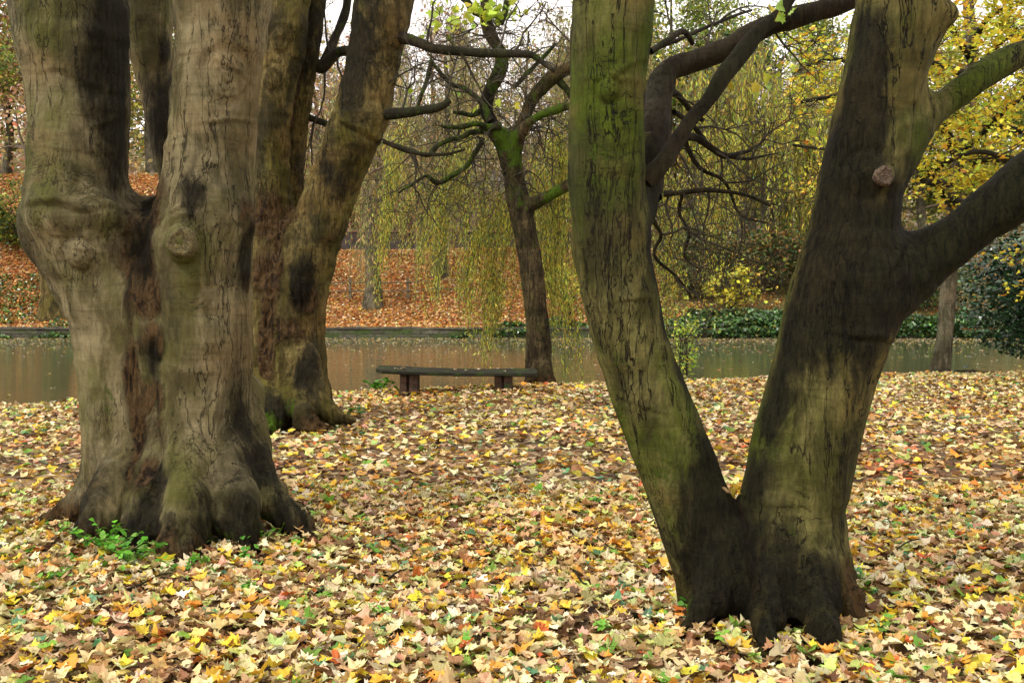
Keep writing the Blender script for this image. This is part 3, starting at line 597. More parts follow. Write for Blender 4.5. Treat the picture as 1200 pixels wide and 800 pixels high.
px_branches('branch', [
 [(757, 230, 4.82, 19), (762, 190, 4.9, 18), (768, 150, 5.0, 17), (772, 110, 5.1, 16), (783, 82, 5.15, 14), (815, 72, 5.2, 12.5), (850, 58, 5.2, 12.5), (885, 38, 5.2, 12.5), (925, 22, 5.2, 13), (960, 10, 5.2, 12), (1000, -3, 5.2, 11), (1100, -50, 5.2, 8), (1240, -100, 5.3, 4)],
 [(757, 212, 4.75, 12), (775, 192, 4.75, 11), (805, 150, 4.8, 9), (835, 108, 4.85, 9), (862, 72, 4.9, 10), (890, 38, 4.95, 9), (915, 15, 5.0, 7), (950, -40, 5.1, 5)],
 [(770, 120, 5.1, 5), (790, 108, 5.3, 4), (810, 128, 5.5, 3.5), (825, 140, 5.6, 3)],
 [(762, 60, 5.0, 4), (785, 46, 5.1, 3.5), (800, 38, 5.2, 3.5), (812, 52, 5.3, 3)],
 [(762, 60, 5., 3), (800, 45, 5.3, 2.2), (840, 28, 5.5, 2), (880, 12, 5.7, 1.5)],
 [(775, 165, 5.3, 6), (810, 160, 5.4, 5), (835, 175, 5.5, 4), (850, 182, 5.5, 3.5), (880, 175, 5.6, 2)],
 [(764, 255, 5.0, 3), (775, 275, 5.1, 2.2), (766, 300, 5.2, 2), (790, 322, 5.3, 1.7), (812, 348, 5.4, 1)],
 [(800, 224, 5.2, 2.2), (795, 250, 5.3, 2), (810, 272, 5.4, 2), (802, 300, 5.5, 1.6), (822, 318, 5.5, 1)],
 [(800, 160, 5.4, 3.2), (822, 198, 5.5, 2.6), (850, 214, 5.6, 2), (868, 252, 5.7, 1.5), (900, 262, 5.7, 1)],
 [(790, 130, 5.3, 3), (815, 150, 5.5, 3), (845, 182, 5.6, 2.6), (880, 186, 5.7, 2), (912, 178, 5.8, 1)],
 [(780, 225, 5.2, 4), (800, 224, 5.2, 3), (830, 222, 5.2, 3), (870, 228, 5.2, 2), (900, 240, 5.2, 1.4)]], M_limb, T3, moss=.1, sides=12)
out = []; rg = np.random.default_rng(12)
for p, d, L in [((785, 100, 5.3), (.1, .2, -1), .5), ((800, 150, 5.4), (.4, .2, -.8), .5), ((835, 175, 5.5), (.5, 0, -.7), .5), ((800, 224, 5.2), (.2, .1, -1), .35), ((830, 222, 5.2), (.4, .1, -1), .35), ((860, 226, 5.2), (.8, 0, -.3), .35), ((785, 225, 5.2), (-.1, .2, -1), .4), ((780, 110, 5.3), (1, .2, .1), .45), ((850, 60, 5.3), (.3, .2, -1), .45), ((880, 175, 5.6), (.9, 0, -.2), .4),
                ((830, 70, 5.3), (.4, 0, 1), .4), ((790, 45, 5.3), (.2, 0, 1), .4), ((840, 28, 5.5), (.6, 0, .4), .4), ((770, 150, 5.4), (.6, .3, -.2), .5), ((905, 30, 5.2), (.2, .1, -1), .35), ((790, 170, 5.4), (.6, .2, -.3), .5), ((780, 240, 5.1), (-.1, 0, -1), .3), ((790, 322, 5.3), (.6, 0, -.4), .3), ((810, 272, 5.4), (.8, 0, .1), .4), ((868, 252, 5.7), (.3, 0, -1), .35), ((850, 214, 5.6), (.8, 0, .3), .4), ((845, 182, 5.6), (.3, 0, -1), .45), ((880, 186, 5.7), (.6, 0, .6), .4), ((775, 275, 5.1), (.9, 0, 0), .4), ((822, 198, 5.5), (.1, 0, -1), .4), ((815, 150, 5.5), (.9, .1, .3), .45)]:
    grow(rg, at(*p), d, L*1.1, .0075, 2, out, .6, .08, (4, 7), seg=6, rmin=.0018)
V, F = tubes(out, 5); build('twigs', V, F, M_twig, T3)
tp = []
for (a, b, y, r_, n_) in [(908, 12, 4.3, 10, 5), (885, 95, 5.2, 30, 8), (905, 100, 5.4, 25, 5), (870, 75, 5.3, 20, 4)]:
    for q in range(n_): tp.append(at(a+rg.normal(0, r_), b+rg.normal(0, r_*.6), y+rg.normal(0, .1)))
tp = np.array(tp); cc = pick(rg, len(tp), [(2, (.42, .50, .05)), (1, (.50, .42, .04)), (1, (.25, .38, .06))])
V, F, C = leaves(rg, tp, rg.uniform(.05, .085, len(tp)), cc, maple_templates(True, rg, 6), (.6, 1.6)); build('leaves', V, F, M_leaf, T3, cols=C)

# ================================================================== WILLOW BY THE BENCH
WY = 16.6
T4 = empty('willow_tree', (at(632, 448, WY)[0], WY, 0), 'furrowed willow at the water edge beside the bench, with mossy crooked branches and hanging fronds', 'tree')
ch4 = [
 pxchain([(633, 475, WY, 18), (632, 440, WY, 15), (631, 400, WY, 14), (627, 350, WY, 13.5), (622, 310, WY, 14), (615, 270, WY, 13), (607, 235, WY, 13), (602, 205, WY, 12), (595, 178, WY, 13), (588, 160, WY, 10)], 2),
 pxchain([(598, 180, WY, 11), (611, 150, WY, 8), (622, 120, WY, 7.5), (640, 98, WY, 8), (660, 84, WY, 8), (685, 70, WY, 7), (720, 40, WY, 5)], 2),
 pxchain([(600, 172, WY, 9), (615, 150, WY-.2, 6.5), (632, 136, WY-.3, 5.5), (660, 126, WY-.4, 5), (700, 118, WY-.5, 4), (740, 100, WY-.6, 3)], 2),
 pxchain([(594, 172, WY, 9), (574, 140, WY+.1, 7), (570, 120, WY+.1, 8), (578, 98, WY+.1, 8), (588, 76, WY+.1, 8), (585, 58, WY+.1, 7), (575, 40, WY+.1, 6), (568, 10, WY+.1, 6), (575, -60, WY+.1, 5), (600, -160, WY, 3)], 2),
 pxchain([(612, 246, WY, 9), (628, 237, WY-.1, 7), (645, 228, WY-.2, 6.5), (664, 218, WY-.3, 6), (690, 200, WY-.4, 5), (720, 170, WY-.5, 4)], 2),
 pxchain([(598, 172, WY, 12), (580, 156, WY-.1, 9), (565, 150, WY-.15, 4)], 2),
 pxchain([(632, 430, WY-.1, 10), (618, 448, WY-.2, 7), (608, 462, WY-.3, 3)], 2),
 pxchain([(634, 430, WY-.1, 10), (645, 450, WY-.2, 6), (652, 462, WY-.3, 3)], 2)]
t4, f4 = sculpt('trunk', ch4, M_bark_willow, T4, h=.03, k=.08, amp=.9, moss=[(V3(590, 160, WY-.15), .28, 1.1), (V3(604, 185, WY-.1), .25, .8), (V3(580, 100, WY), .25, .55), (V3(640, 130, WY-.3), .4, .9), (V3(585, 70, WY), .3, .7), (V3(650, 225, WY-.2), .35, .8), (V3(610, 230, WY-.2), .3, .55), (V3(618, 280, WY-.2), .4, .35), (V3(690, 200, WY-.4), .4, .7)],
    dark_shade=[(V3(642, 380, WY), .22, .6), (V3(618, 260, WY), .3, .4), (V3(575, 125, WY), .3, .8)], seamw=.02, nbig=1)
FDN.append(f4)
px_branches('branch', [
 [(580, 158, WY-.1, 5), (556, 154, WY-.3, 3.5), (535, 160, WY-.4, 3), (515, 168, WY-.5, 3), (502, 180, WY-.6, 3), (485, 178, WY-.6, 2.5), (455, 168, WY-.7, 1.8)],
 [(585, 150, WY-.2, 5), (560, 146, WY-.4, 3.5), (540, 148, WY-.5, 3), (518, 148, WY-.6, 1.5)],
 [(565, 162, WY-.1, 3.5), (556, 185, WY-.2, 3), (545, 196, WY-.2, 2.8), (528, 205, WY-.2, 3), (515, 212, WY-.2, 3), (500, 206, WY-.3, 2.2), (482, 216, WY-.3, 1.8), (468, 228, WY-.3, 1.2)],
 [(575, 140, WY, 5), (562, 118, WY, 3), (545, 108, WY, 3), (525, 95, WY, 2.5), (505, 70, WY, 2)],
 [(568, 20, WY, 5), (545, 0, WY, 4), (520, -20, WY, 3)],
 [(588, 30, WY, 4), (596, 5, WY, 4), (610, -30, WY, 3)],
 [(570, 120, WY+.2, 4), (552, 135, WY+.3, 3), (530, 130, WY+.3, 2)],
 [(600, 100, WY+.2, 3), (625, 80, WY+.3, 2.5), (650, 50, WY+.4, 2)],
 [(505, 70, WY, 3), (497, 100, WY, 2.5), (488, 130, WY, 2)],
 [(655, 90, WY, 5), (668, 110, WY, 3.5), (676, 130, WY, 2.5)]], M_limb, T4, moss=.45, wob=.04)
out = []; rg = np.random.default_rng(21)
anch = [(455, 168), (485, 178), (515, 168), (535, 160), (540, 148), (545, 196), (515, 212), (482, 216), (545, 108), (525, 95), (562, 118), (580, 90), (588, 70), (575, 40), (568, 10), (612, 150), (622, 120), (645, 95), (665, 84), (640, 132), (660, 126), (650, 226), (668, 216), (618, 200), (620, 215), (555, 185), (560, 160), (510, 70), (600, 150), (625, 140), (595, 60), (630, 60), (560, 30), (540, 0), (690, 70), (610, 20), (650, 30)]
for (a, b) in anch:
    for q in range(3):
        grow(rg, at(a, b, WY+rg.uniform(-.3, .4)), (rg.normal(0, .8), rg.normal(0, .5), rg.normal(.1 if b < 110 else -.5, .6)), rg.uniform(.5, 1.1), .014, 2, out, .5, .10, (2, 5), seg=6, rmin=.0045)
V, F = tubes(out, 4); build('twigs', V, F, M_twig, T4)
def fronds(rg, tops, lens, size, pal, spread=.04, step=.05, sway=.25, tmpl=None, wind=(0, 0), lean=None):
    Ps, Ms, Ls = [], [], []
    for i, (p, L) in enumerate(zip(tops, lens)):
        n = max(int(L/step), 3); t = np.linspace(0, 1, n)
        dx, dy = rg.normal(0, sway*.35, 2)+np.array(wind)*L; 
        if lean is not None: dx += lean[i]
        x = p[0]+dx*(t**.6)+.04*np.sin(t*7+rg.uniform(0, 6)); y = p[1]+dy*(t**.6); z = p[2]+.15*L*(t-t*t)-L*t
        c = np.stack([x, y, z], 1); Ls.append(np.column_stack([c[::4], np.full(len(c[::4]), size*.035)]) if len(c[::4]) > 1 else np.column_stack([c[:2], [size*.03]*2])); Ps.append(c[1:]+rg.normal(0, spread, (n-1, 3))*[1, 1, .4])
    P = np.concatenate(Ps); n = len(P)
    # leaf long axis (local Y) hangs mostly downwards
    d = rg.normal(0, .38, (n, 3)); d[:, 2] -= 1; d /= np.linalg.norm(d, axis=1)[:, None]
    s = rg.normal(0, 1, (n, 3)); s -= np.einsum('ij,ij->i', s, d)[:, None]*d; s /= np.linalg.norm(s, axis=1)[:, None]
    R = np.stack([s, d, np.cross(s, d)], -1)
    C = pick(rg, n, pal, .25)
    V, F, Cc = leaves(rg, P, rg.uniform(.7, 1.3, n)*size, C, tmpl or lance(), mats=R)
    tv, tf = tubes(Ls, 3)
    return V, F, Cc, tv, tf
WP = [(3, (.40, .44, .06)), (3, (.54, .48, .06)), (2, (.22, .30, .04)), (1.5, (.48, .34, .04)), (1, (.13, .20, .05)), (1, (.2, .12, .03))]
tops, lens, lean = [], [], []
for (a, b, ln, n_, yy) in [(535, 195, 190, 5, 18), (560, 240, 150, 5, 17.5), (515, 220, 150, 4, 18), (590, 235, 150, 3, 17.2), (655, 180, 225, 8, 17.6), (610, 290, 110, 2, 17), (670, 150, 240, 4, 18.5), (480, 180, 160, 3, 19), (585, 310, 90, 3, 17), (645, 290, 130, 3, 17.2), (770, 200, 200, 3, 18), (640, 190, 120, 3, 18), (440, 170, 110, 3, 19), (820, 170, 190, 4, 19), (560, 150, 120, 3, 18)]:
    for q in range(n_):
        Y = yy+rg.uniform(-.6, .8); ca = a+rg.normal(0, 16); cb = b+rg.normal(0, 26); cl = ln*rg.uniform(.6, 1.1); le = (-.3 if a < 600 else .05)+rg.normal(0, .12)
        for z_ in range(rg.integers(4, 13)):
            tops.append(at(ca+rg.normal(0, 4), cb+rg.normal(0, 9), Y+rg.normal(0, .08))); lens.append(max(.4, cl*rg.uniform(.45, 1.1)*Y/FPX)); lean.append(le+rg.normal(0, .06))
V, F, C, tv, tf = fronds(rg, tops, lens, .085, WP, .035, .021, .12, lean=lean)
build('hanging_fronds', V, F, M_leaf, T4, cols=C); build('frond_stems', tv, tf, M_twig, T4)
tp = np.array([at(a+rg.normal(0, 18), b+rg.normal(0, 9), WY-.5+rg.normal(0, .3)) for a, b, n_ in [(545, 18, 36), (580, 14, 40), (520, 30, 12), (498, 106, 3), (585, 130, 4), (620, 50, 3), (545, 62, 3)] for q in range(n_)])
cc = pick(rg, len(tp), [(3, (.40, .52, .05)), (1, (.52, .48, .05)), (1, (.3, .42, .06))])
V, F, C = leaves(rg, tp, rg.uniform(.13, .21, len(tp)), cc, maple_templates(True, rg, 6), (.4, 1.5)); build('leaves', V, F, M_leaf, T4, cols=C)

# ================================================================== BENCH
def box(c, s, rz=0., taper=1., bev=.012, tx=0.):
    """chamfered box as verts, faces"""
    import bmesh
    bm = bmesh.new(); bmesh.ops.create_cube(bm, size=1)
    for v in bm.verts: v.co = Vector((v.co.x*s[0]*(taper if v.co.z > 0 else 1), v.co.y*s[1], v.co.z*s[2]))
    if bev: bmesh.ops.bevel(bm, geom=bm.edges[:], offset=bev, segments=2, affect='EDGES', profile=.6)
    bmesh.ops.triangulate(bm, faces=bm.faces[:]); R = Matrix.Rotation(rz, 3, 'Z') @ Matrix.Rotation(tx, 3, 'X'); bm.verts.index_update()
    V = np.array([R @ v.co for v in bm.verts])+np.array(c); F = np.array([[v.index for v in f.verts] for f in bm.faces]); bm.free(); return V, F
def merge(parts):
    Vs, Fs, o = [], [], 0
    for V, F in parts: Vs.append(V); Fs.append(np.asarray(F)+o); o += len(V)
    return np.concatenate(Vs), np.concatenate(Fs)
k = N('weathered_bench_board'); a_ = k.noise((3, 30, 30), 5); b_ = k.noise((5, 5, 5), 4)
c_ = k.mix(k.rng(a_, .35, .7), (.012, .012, .008), (.038, .036, .024)); c_ = k.mix(k.rng(b_, .5, .65), c_, (.028, .045, .010)); M_board = k.fin(c_, .85, k.bump(a_, .008), .1)
k = N('stained_bench_block'); a_ = k.noise((9, 9, 14), 5); c_ = k.mix(k.rng(a_, .35, .65), (.045, .025, .016), (.10, .058, .04)); c_ = k.mix(k.rng(k.noise((6, 6, 6), 4, loc=(2, 2, 2)), .56, .66), c_, (.03, .055, .012)); M_block = k.fin(c_, .8, k.bump(a_, .012))
BY = 14.85; xl, xr = at(440, 440, BY)[0], at(630, 440, BY)[0]; bc = ((xl+xr)/2, BY, 0)
BN = empty('park_bench', bc, 'low backless bench with a mossy plank seat on two dark blocks by the river', 'bench')
L = xr-xl
import bmesh
def slab():
    out = [(-L/2+.03, -.26), (-L/2, -.18), (-L/2, .24), (L/2, .27), (L/2+.02, -.24)]
    out = [(-L/2+.14, -.30), (-L/2+.03, -.18), (-L/2, .02), (-L/2+.02, .30), (L/2-.02, .30), (L/2, .0), (L/2-.03, -.29)]
    bm = bmesh.new(); n = len(out); NX = 1
    bot = [bm.verts.new((x, y, -.024)) for x, y in out]; top = [bm.verts.new((x, y, .024)) for x, y in out]
    bm.faces.new(bot[::-1]); bm.faces.new(top)
    for i in range(n): bm.faces.new((bot[i], bot[(i+1) % n], top[(i+1) % n], top[i]))
    bmesh.ops.bevel(bm, geom=bm.edges[:], offset=.012, segments=2, affect='EDGES'); bmesh.ops.triangulate(bm, faces=bm.faces[:])
    bmesh.ops.subdivide_edges(bm, edges=[e for e in bm.edges if e.calc_length() > .3], cuts=5, use_grid_fill=True); bmesh.ops.triangulate(bm, faces=bm.faces[:])
    bm.verts.index_update(); V = np.array([v.co[:] for v in bm.verts]); F = np.array([[v.index for v in f.verts] for f in bm.faces]); bm.free(); return V, F
V, F = slab(); V[:, 2] += .006*vn(V*4, 3)-.02*np.cos(V[:, 0]*1.3)+.02
R = Matrix.Rotation(rad(1.2), 3, 'Y') ; V = (V+0)@np.array(R).T; V[:, 2] += V[:, 1]*.05
build('seat', V+np.array([bc[0], bc[1], .315]), F, M_board, BN, smooth=False)
for a in (480, 590):
    x = at(a, 450, BY)[0]; g = float(hgt(x, BY))
    parts = [box((x-.085, BY, .13+g/2), (.10, .34, .33), rad(2)), box((x+.075, BY-.01, .13+g/2), (.12, .36, .33), rad(-1)), box((x-.01, BY+.02, .13+g/2), (.10, .24, .32), 0)]
    V, F = merge(parts); build('leg', V, F, M_block, BN, smooth=False)

# ================================================================== LITTER ON THE NEAR BANK
rg = np.random.default_rng(77)
OLDL = [(3, (.33, .20, .085)), (3, (.21, .115, .045)), (2, (.12, .065, .028)), (1.5, (.42, .29, .12)), (1.6, (.42, .29, .04)), (.8, (.40, .16, .04))]
NEAR = [(32, (.66, .56, .30)), (20, (.54, .39, .19)), (12, (.36, .20, .08)), (6, (.15, .08, .035)), (13, (.70, .54, .05)), (8, (.66, .34, .05)), (12, (.50, .55, .17)), (5, (.16, .34, .04)), (2.2, (.11, .28, .13)), (1.8, (.50, .13, .03)), (4, (.58, .38, .23)), (13, (.72, .67, .43))]
def scatter(n, y0, y1, wide):
    y = np.sqrt(rg.uniform(y0*y0, y1*y1, n)) if y0 > 0 else rg.uniform(y0, y1, n); x = rg.uniform(-1, 1, n)*(wide*np.maximum(y, 1)+1.2)
    return x, y
def keep(x, y, z):
    P = np.stack([x, y, z], 1); m = np.ones(len(P), bool)
    for f in FDN: m &= f(P) > -.005
    return m
def litter(name, n, y0, y1, wide, sz, full, label):
    x, y = scatter(n, y0, y1, wide); m = y < shore(x)+.15; x, y = x[m], y[m]
    z = hgt(x, y); m = keep(x, y, z+.02); x, y, z = x[m], y[m], z[m]; n = len(x)
    lay = rg.uniform(0, 1, n); tl = rg.uniform(0, 1, n)**1.4*.70
    FF = np.min([f(np.stack([x, y, z+.05], 1)) for f in FDN], 0)
    P = np.stack([x, y, z+.008+.052*lay+.035*np.exp(-np.clip(FF, 0, 1)/.07)*rg.uniform(.3, 1, n)], 1); s = rg.uniform(.48, 1.22, n)*sz
    # dominant colours drift over the ground
    C = pick(rg, n, NEAR, .20); old = lay < rg.uniform(.15, .62, n); C[old] = pick(rg, int(old.sum()), OLDL, .22)   # the older, matted layer underneath is brown
    drift = fbm(np.stack([x*.5, y*.5, x*0], 1), 3, 8)
    warm = sstep(.0, .6, drift)[:, None]; C = C*(1-.45*warm)+C*np.array([.90, .60, .30])*.45*warm
    C *= (.55+.45*lay)[:, None]**.6 if False else 1
    R = rots(rg.uniform(0, 2*np.pi, n), tl*rg.choice([-1, 1], n), rg.uniform(0, 2*np.pi, n))
    return leaves(rg, P, s, C, maple_templates(full, rg, 24, .36), mats=R)
A = litter('a', 42000, 2.6, 7.5, .62, .092, True, '')
B = litter('b', 84000, 7.5, 24, .62, .105, False, '')
V = np.concatenate([A[0], B[0]]); F = np.concatenate([A[1], B[1]+len(A[0])]); C = np.concatenate([A[2], B[2]])
tag(build('fallen_leaves', V, F, M_dryleaf, cols=C, smooth=False), 'cream, yellow and brown maple leaves carpeting the near bank', 'fallen leaves', kind='stuff')
print('near litter', len(F))

# leaves drifted against the crotch of the forked tree and on the bench
tp = np.array([at(853+rg.normal(0, 7), 574+rg.normal(0, 3), 4.55+rg.normal(0, .03)) for q in range(6)])
V, F, C = leaves(rg, tp, np.full(6, .07), pick(rg, 6, [(1, (.5, .38, .03)), (1, (.45, .3, .14))]), maple_templates(True, rg, 4, .6), (.4, 1.4))
tag(build('leaf_clump', V, F, M_dryleaf, cols=C, smooth=False, origin=tp.mean(0)), 'yellow and tan leaves caught in the crotch of the forked tree', 'fallen leaves', kind='stuff')
for i, (a, s_, lb) in enumerate([(466, .10, 'pale dead leaf on the left end of the bench seat'), (474, .13, 'larger cream leaf lying near the left end of the bench'), (487, .07, 'small dark leaf above the left bench block'), (533, .08, 'small tan leaf at the middle of the bench seat'), (547, .08, 'pale leaf on the bench just right of its middle'), (560, .12, 'cream leaf on the bench left of its right block'), (591, .06, 'tiny pale leaf near the right end of the bench')]):
    p = at(a, 438, BY); p = np.array([[p[0], BY+(.02 if i % 2 else -.12), .362-(p[0]-bc[0])*.021]])
    V, F, C = leaves(rg, p, np.array([s_]), pick(rg, 1, [(1, (.5, .42, .26))], .1), maple_templates(True, rg, 2, .4), (.05, .25))
    tag(build('dead_leaf', V, F, M_dryleaf, cols=C, smooth=False, origin=p[0]), lb, 'leaf', 'leaves lying on the bench')

# ================================================================== FAR BANK
FARP = [(22, (.54, .22, .055)), (24, (.68, .34, .10)), (10, (.26, .09, .03)), (18, (.72, .50, .24)), (8, (.60, .44, .07)), (10, (.66, .57, .36)), (4, (.20, .27, .05))]
n = 90000; x = rg.uniform(-30, 32, n); y = rg.uniform(41.2, 57, n); z = hgt(x, y)
m = rg.uniform(0, 1, n) > sstep(3, 9, x)*.72; x, y, z = x[m], y[m], z[m]; n = len(x)
P = np.stack([x, y, z+rg.uniform(.01, .08, n)], 1)
V, F, C = leaves(rg, P, rg.uniform(.10, .2, n), pick(rg, n, FARP, .22), maple_templates(False, rg, 6, .5)[:6], (0, .9))
tag(build('fallen_leaves', V, F, M_dryleaf, cols=C, smooth=False), 'orange and rust leaves covering the far slope across the river', 'fallen leaves', kind='stuff')
# floating leaves
n = 9000; x = rg.uniform(-26, 30, n); y = 41-np.abs(rg.exponential(3.0, n)); m = (y > shore(x)+.5); x, y = x[m], y[m]
x2 = rg.uniform(-9, 14, 420); y2 = rg.uniform(15, 40, 420); m = y2 > shore(x2)+.5; x = np.concatenate([x, x2[m]]); y = np.concatenate([y, y2[m]]); n = len(x)
P = np.stack([x, y, np.full(n, WATER+.012)], 1)
V, F, C = leaves(rg, P, rg.uniform(.06, .14, n), pick(rg, n, [(3, (.45, .40, .26)), (2, (.42, .33, .08)), (2, (.3, .18, .09)), (1, (.22, .25, .08))]), maple_templates(False, rg, 4, .1), (0, .06))
tag(build('floating_leaves', V, F, M_dryleaf, cols=C, smooth=False), 'pale leaves floating on the river, thickest along the far edge', 'floating leaves', kind='stuff')

# stone river edging
def brickmat(name, c1, c2, mort, bw, bh, mossy):
    k = N(name); br = k.n('ShaderNodeTexBrick'); sx = k.n('ShaderNodeSeparateXYZ'); k.l(k.co, sx.inputs[0]); cb = k.n('ShaderNodeCombineXYZ'); k.l(sx.outputs[0], cb.inputs[0]); k.l(sx.outputs[2], cb.inputs[1]); k.l(cb.outputs[0], br.inputs[0])
    br.inputs['Color1'].default_value = (*c1, 1); br.inputs['Color2'].default_value = (*c2, 1); br.inputs['Mortar'].default_value = (*mort, 1); br.inputs['Scale'].default_value = 1
    br.inputs['Brick Width'].default_value = bw; br.inputs['Row Height'].default_value = bh; br.inputs['Mortar Size'].default_value = .012
    c = k.mix(k.rng(k.noise((1.2, 1.2, 4), 5, rough=.7), .5-mossy*.25, .72-mossy*.2), br.outputs[0], (.055, .085, .018)); c = k.mix(k.math('MULTIPLY', k.rng(k.noise((5, 5, 9), 4), .4, .7), .6), c, (.02, .018, .012))
    return k.fin(c, .85, k.bump(k.noise((9, 9, 9), 4), .03))
M_edge = brickmat('mossy_edging_stone', (.13, .12, .085), (.05, .045, .03), (.012, .012, .008), .75, .17, .45)
M_brick = brickmat('sooty_brick', (.10, .07, .065), (.055, .045, .045), (.12, .11, .10), .23, .08, 0.)
E = empty('river_wall', (0, 41, WATER), 'low mossy stone edging along the far waterline', 'retaining wall')
def strip(x0, x1, yc, zb, zt, w_, nseg, wob, seed):
    xs = np.linspace(x0, x1, nseg); V = []; 
    for x in xs:
        a = wob*float(vn(np.array([x*.8, 3., 1.]), seed)); b = wob*float(vn(np.array([x*1.7, 9., 1.]), seed+1))
        V += [(x, yc-w_/2+a, zb), (x, yc+w_/2+a, zb), (x, yc+w_/2+a, zt+b), (x, yc-w_/2+a, zt+b)]
    I = np.arange(nseg*4).reshape(nseg, 4); J = np.roll(I, -1, 1); return np.array(V), np.stack([I[:-1], I[1:], J[1:], J[:-1]], -1).reshape(-1, 4)
V, F = strip(-45, 45, 41.0, -1.0, .0, .34, 240, .05, 4); build('stone_face', V, F, M_edge, E, smooth=False)
V, F = strip(-45, 8, 41.02, .003, .085, .46, 160, .03, 9); build('coping', V, F, simple('wet_coping', (.05, .045, .035), (.11, .10, .07), (3, 3, 3)), E, smooth=False)

# brick wall at the head of the slope
wz = float(hgt(-5, 57.2))
BWl = empty('brick_wall', (-4, 57.5, wz), 'dark brick boundary wall along the top of the leafy slope', 'wall')
V, F = strip(-12.5, 8, 57.5, wz-1.5, wz+1.05, .36, 60, .0, 1); build('wall_face', V, F, M_brick, BWl, smooth=False)
V, F = strip(-12.5, 8, 57.5, wz+1.053, wz+1.17, .5, 60, .01, 1); build('coping', V, F, simple('coping_stone', (.17, .10, .07), (.26, .16, .11)), BWl, smooth=False)

# fence across the slope
M_wood = simple('grey_fence_wood', (.10, .085, .05), (.19, .16, .10), (20, 20, 4))
pts = [(x, 46.6+.05*i) for i, x in enumerate([-13.3, -11.9, -10.6, -9.2, -7.6, -6.2, -4.9, -3.5, -2.2])]
FE = empty('wooden_fence', (-7.6, 46.8, float(hgt(-7.6, 46.8))), 'small post and rail fence across the leafy slope behind the far tree', 'fence')
for x, y in pts:
    z = float(hgt(x, y)); V, F = box((x, y, z+.42), (.14, .12, 1.1), 0, .9, .02); build('post', V, F, M_wood, FE, smooth=False)
for dz in (.35, .75):
    V, F = tubes([np.array([(x, y-.09, float(hgt(x, y))+dz+.02*math.sin(x*5), .03) for x, y in pts])], 5); build('rail', V, F, M_wood, FE)

# ivy and bramble on the far waterline, right of the willow
def coverpts(n, x0, x1, y0, y1, hh, seed, thr=-.3):
    x = rg.uniform(x0, x1, n); y = rg.uniform(y0, y1, n); P = np.stack([x, y, x*0], 1); q = fbm(P*.6, 3, seed); m = q > thr*1.0
    x, y, q = x[m], y[m], q[m]; hump = hh*np.clip(q-thr, 0, 1); z = np.maximum(hgt(x, y), -.32)+hump*rg.uniform(0, 1, len(x))**.6
    return np.stack([x, y, z], 1)
IVY = [(4, (.035, .095, .018)), (3, (.02, .05, .014)), (2, (.08, .17, .03)), (1, (.10, .20, .06)), (.6, (.2, .2, .04))]
P = np.concatenate([coverpts(26000, 5.0, 30, 40.4, 43.2, .55, 31, -.7), coverpts(2600, 1.0, 5, 40.6, 41.6, .7, 33, -.15), coverpts(1500, -2.5, 1, 40.7, 41.4, .6, 36, -.1)])
V, F, C = leaves(rg, P, rg.uniform(.10, .2, len(P)), pick(rg, len(P), IVY, .3), oval_t(.42), (.2, 1.3))
tag(build('ivy', V, F, M_gloss, cols=C, smooth=False), 'dark green ivy spilling over the far water edge on the right', 'ivy', kind='stuff')
P = np.concatenate([coverpts(2500, -24, -14.5, 40.5, 42.0, .8, 35, -.2), coverpts(5000, -27, -15, 42.5, 47, .5, 37, .05)])
V, F, C = leaves(rg, P, rg.uniform(.08, .18, len(P)), pick(rg, len(P), [(3, (.06, .13, .025)), (2, (.12, .22, .03)), (2, (.03, .06, .02))], .3), oval_t(.35), (.2, 1.4))
tag(build('ground_cover', V, F, M_gloss, cols=C, smooth=False), 'green weeds along the far water edge left of the big sycamore', 'ground cover', kind='stuff')

# ------------------------------------------------------------------ shrubs and saplings
def shrub(name, label, cat, base, rx, ry, h_, n, size, pal, seed, mat=None, tmpl=None, holes=.35, group=None, stems=9, low=.0, tilt=(.2, 1.4), stemmat=None):
    r_ = np.random.default_rng(seed); E = empty(name, base, label, cat, group); out = []; tips = []
    for q in range(stems):
        a = r_.uniform(0, 6.28); d = (math.cos(a)*rx/h_*.8, math.sin(a)*ry/h_*.8, 1.2)
        grow(r_, base, d, h_*.9, h_*.012+.004, 2, out, .4, .1, (3, 5), tips, 5, rmin=.003)
    V, F = tubes(out, 4); build('stems', V, F, stemmat or M_twig, E)
    u = r_.normal(0, 1, (n*3, 3)); u /= np.linalg.norm(u, axis=1)[:, None]; rr = r_.uniform(.2, 1, n*3)**.5
    P = u*rr[:, None]*np.array([rx, ry, h_*.5])+np.array(base)+np.array([0, 0, h_*.52+low])
    q = fbm((P-np.array(base))*2.2/max(rx, .4)+seed, 3, seed); P = P[(q > holes-.5) & (P[:, 2] > base[2]+.03)][:n]
    if len(tips): 
        tp = np.array(tips); tp = tp[r_.integers(0, len(tp), n//3)]+r_.normal(0, size*.8, (n//3, 3)); P = np.concatenate([P, tp])
    V, F, C = leaves(r_, P, r_.uniform(.6, 1.25, len(P))*size, pick(r_, len(P), pal, .28), tmpl or oval_t(.34), tilt)
    build('foliage', V, F, mat or M_leaf, E, cols=C, smooth=False); return E
shrub('evergreen_shrub', 'dense dark glossy evergreen bush overhanging the water at the right edge', 'bush', (11.6, 20.6, -.05), 2.55, 1.8, 2.9, 15000, .13, [(5, (.018, .055, .018)), (3, (.01, .03, .012)), (2, (.035, .10, .035)), (.7, (.09, .19, .10))], 3, M_gloss, oval_t(.26), .30, stems=14, tilt=(.1, 1.0))
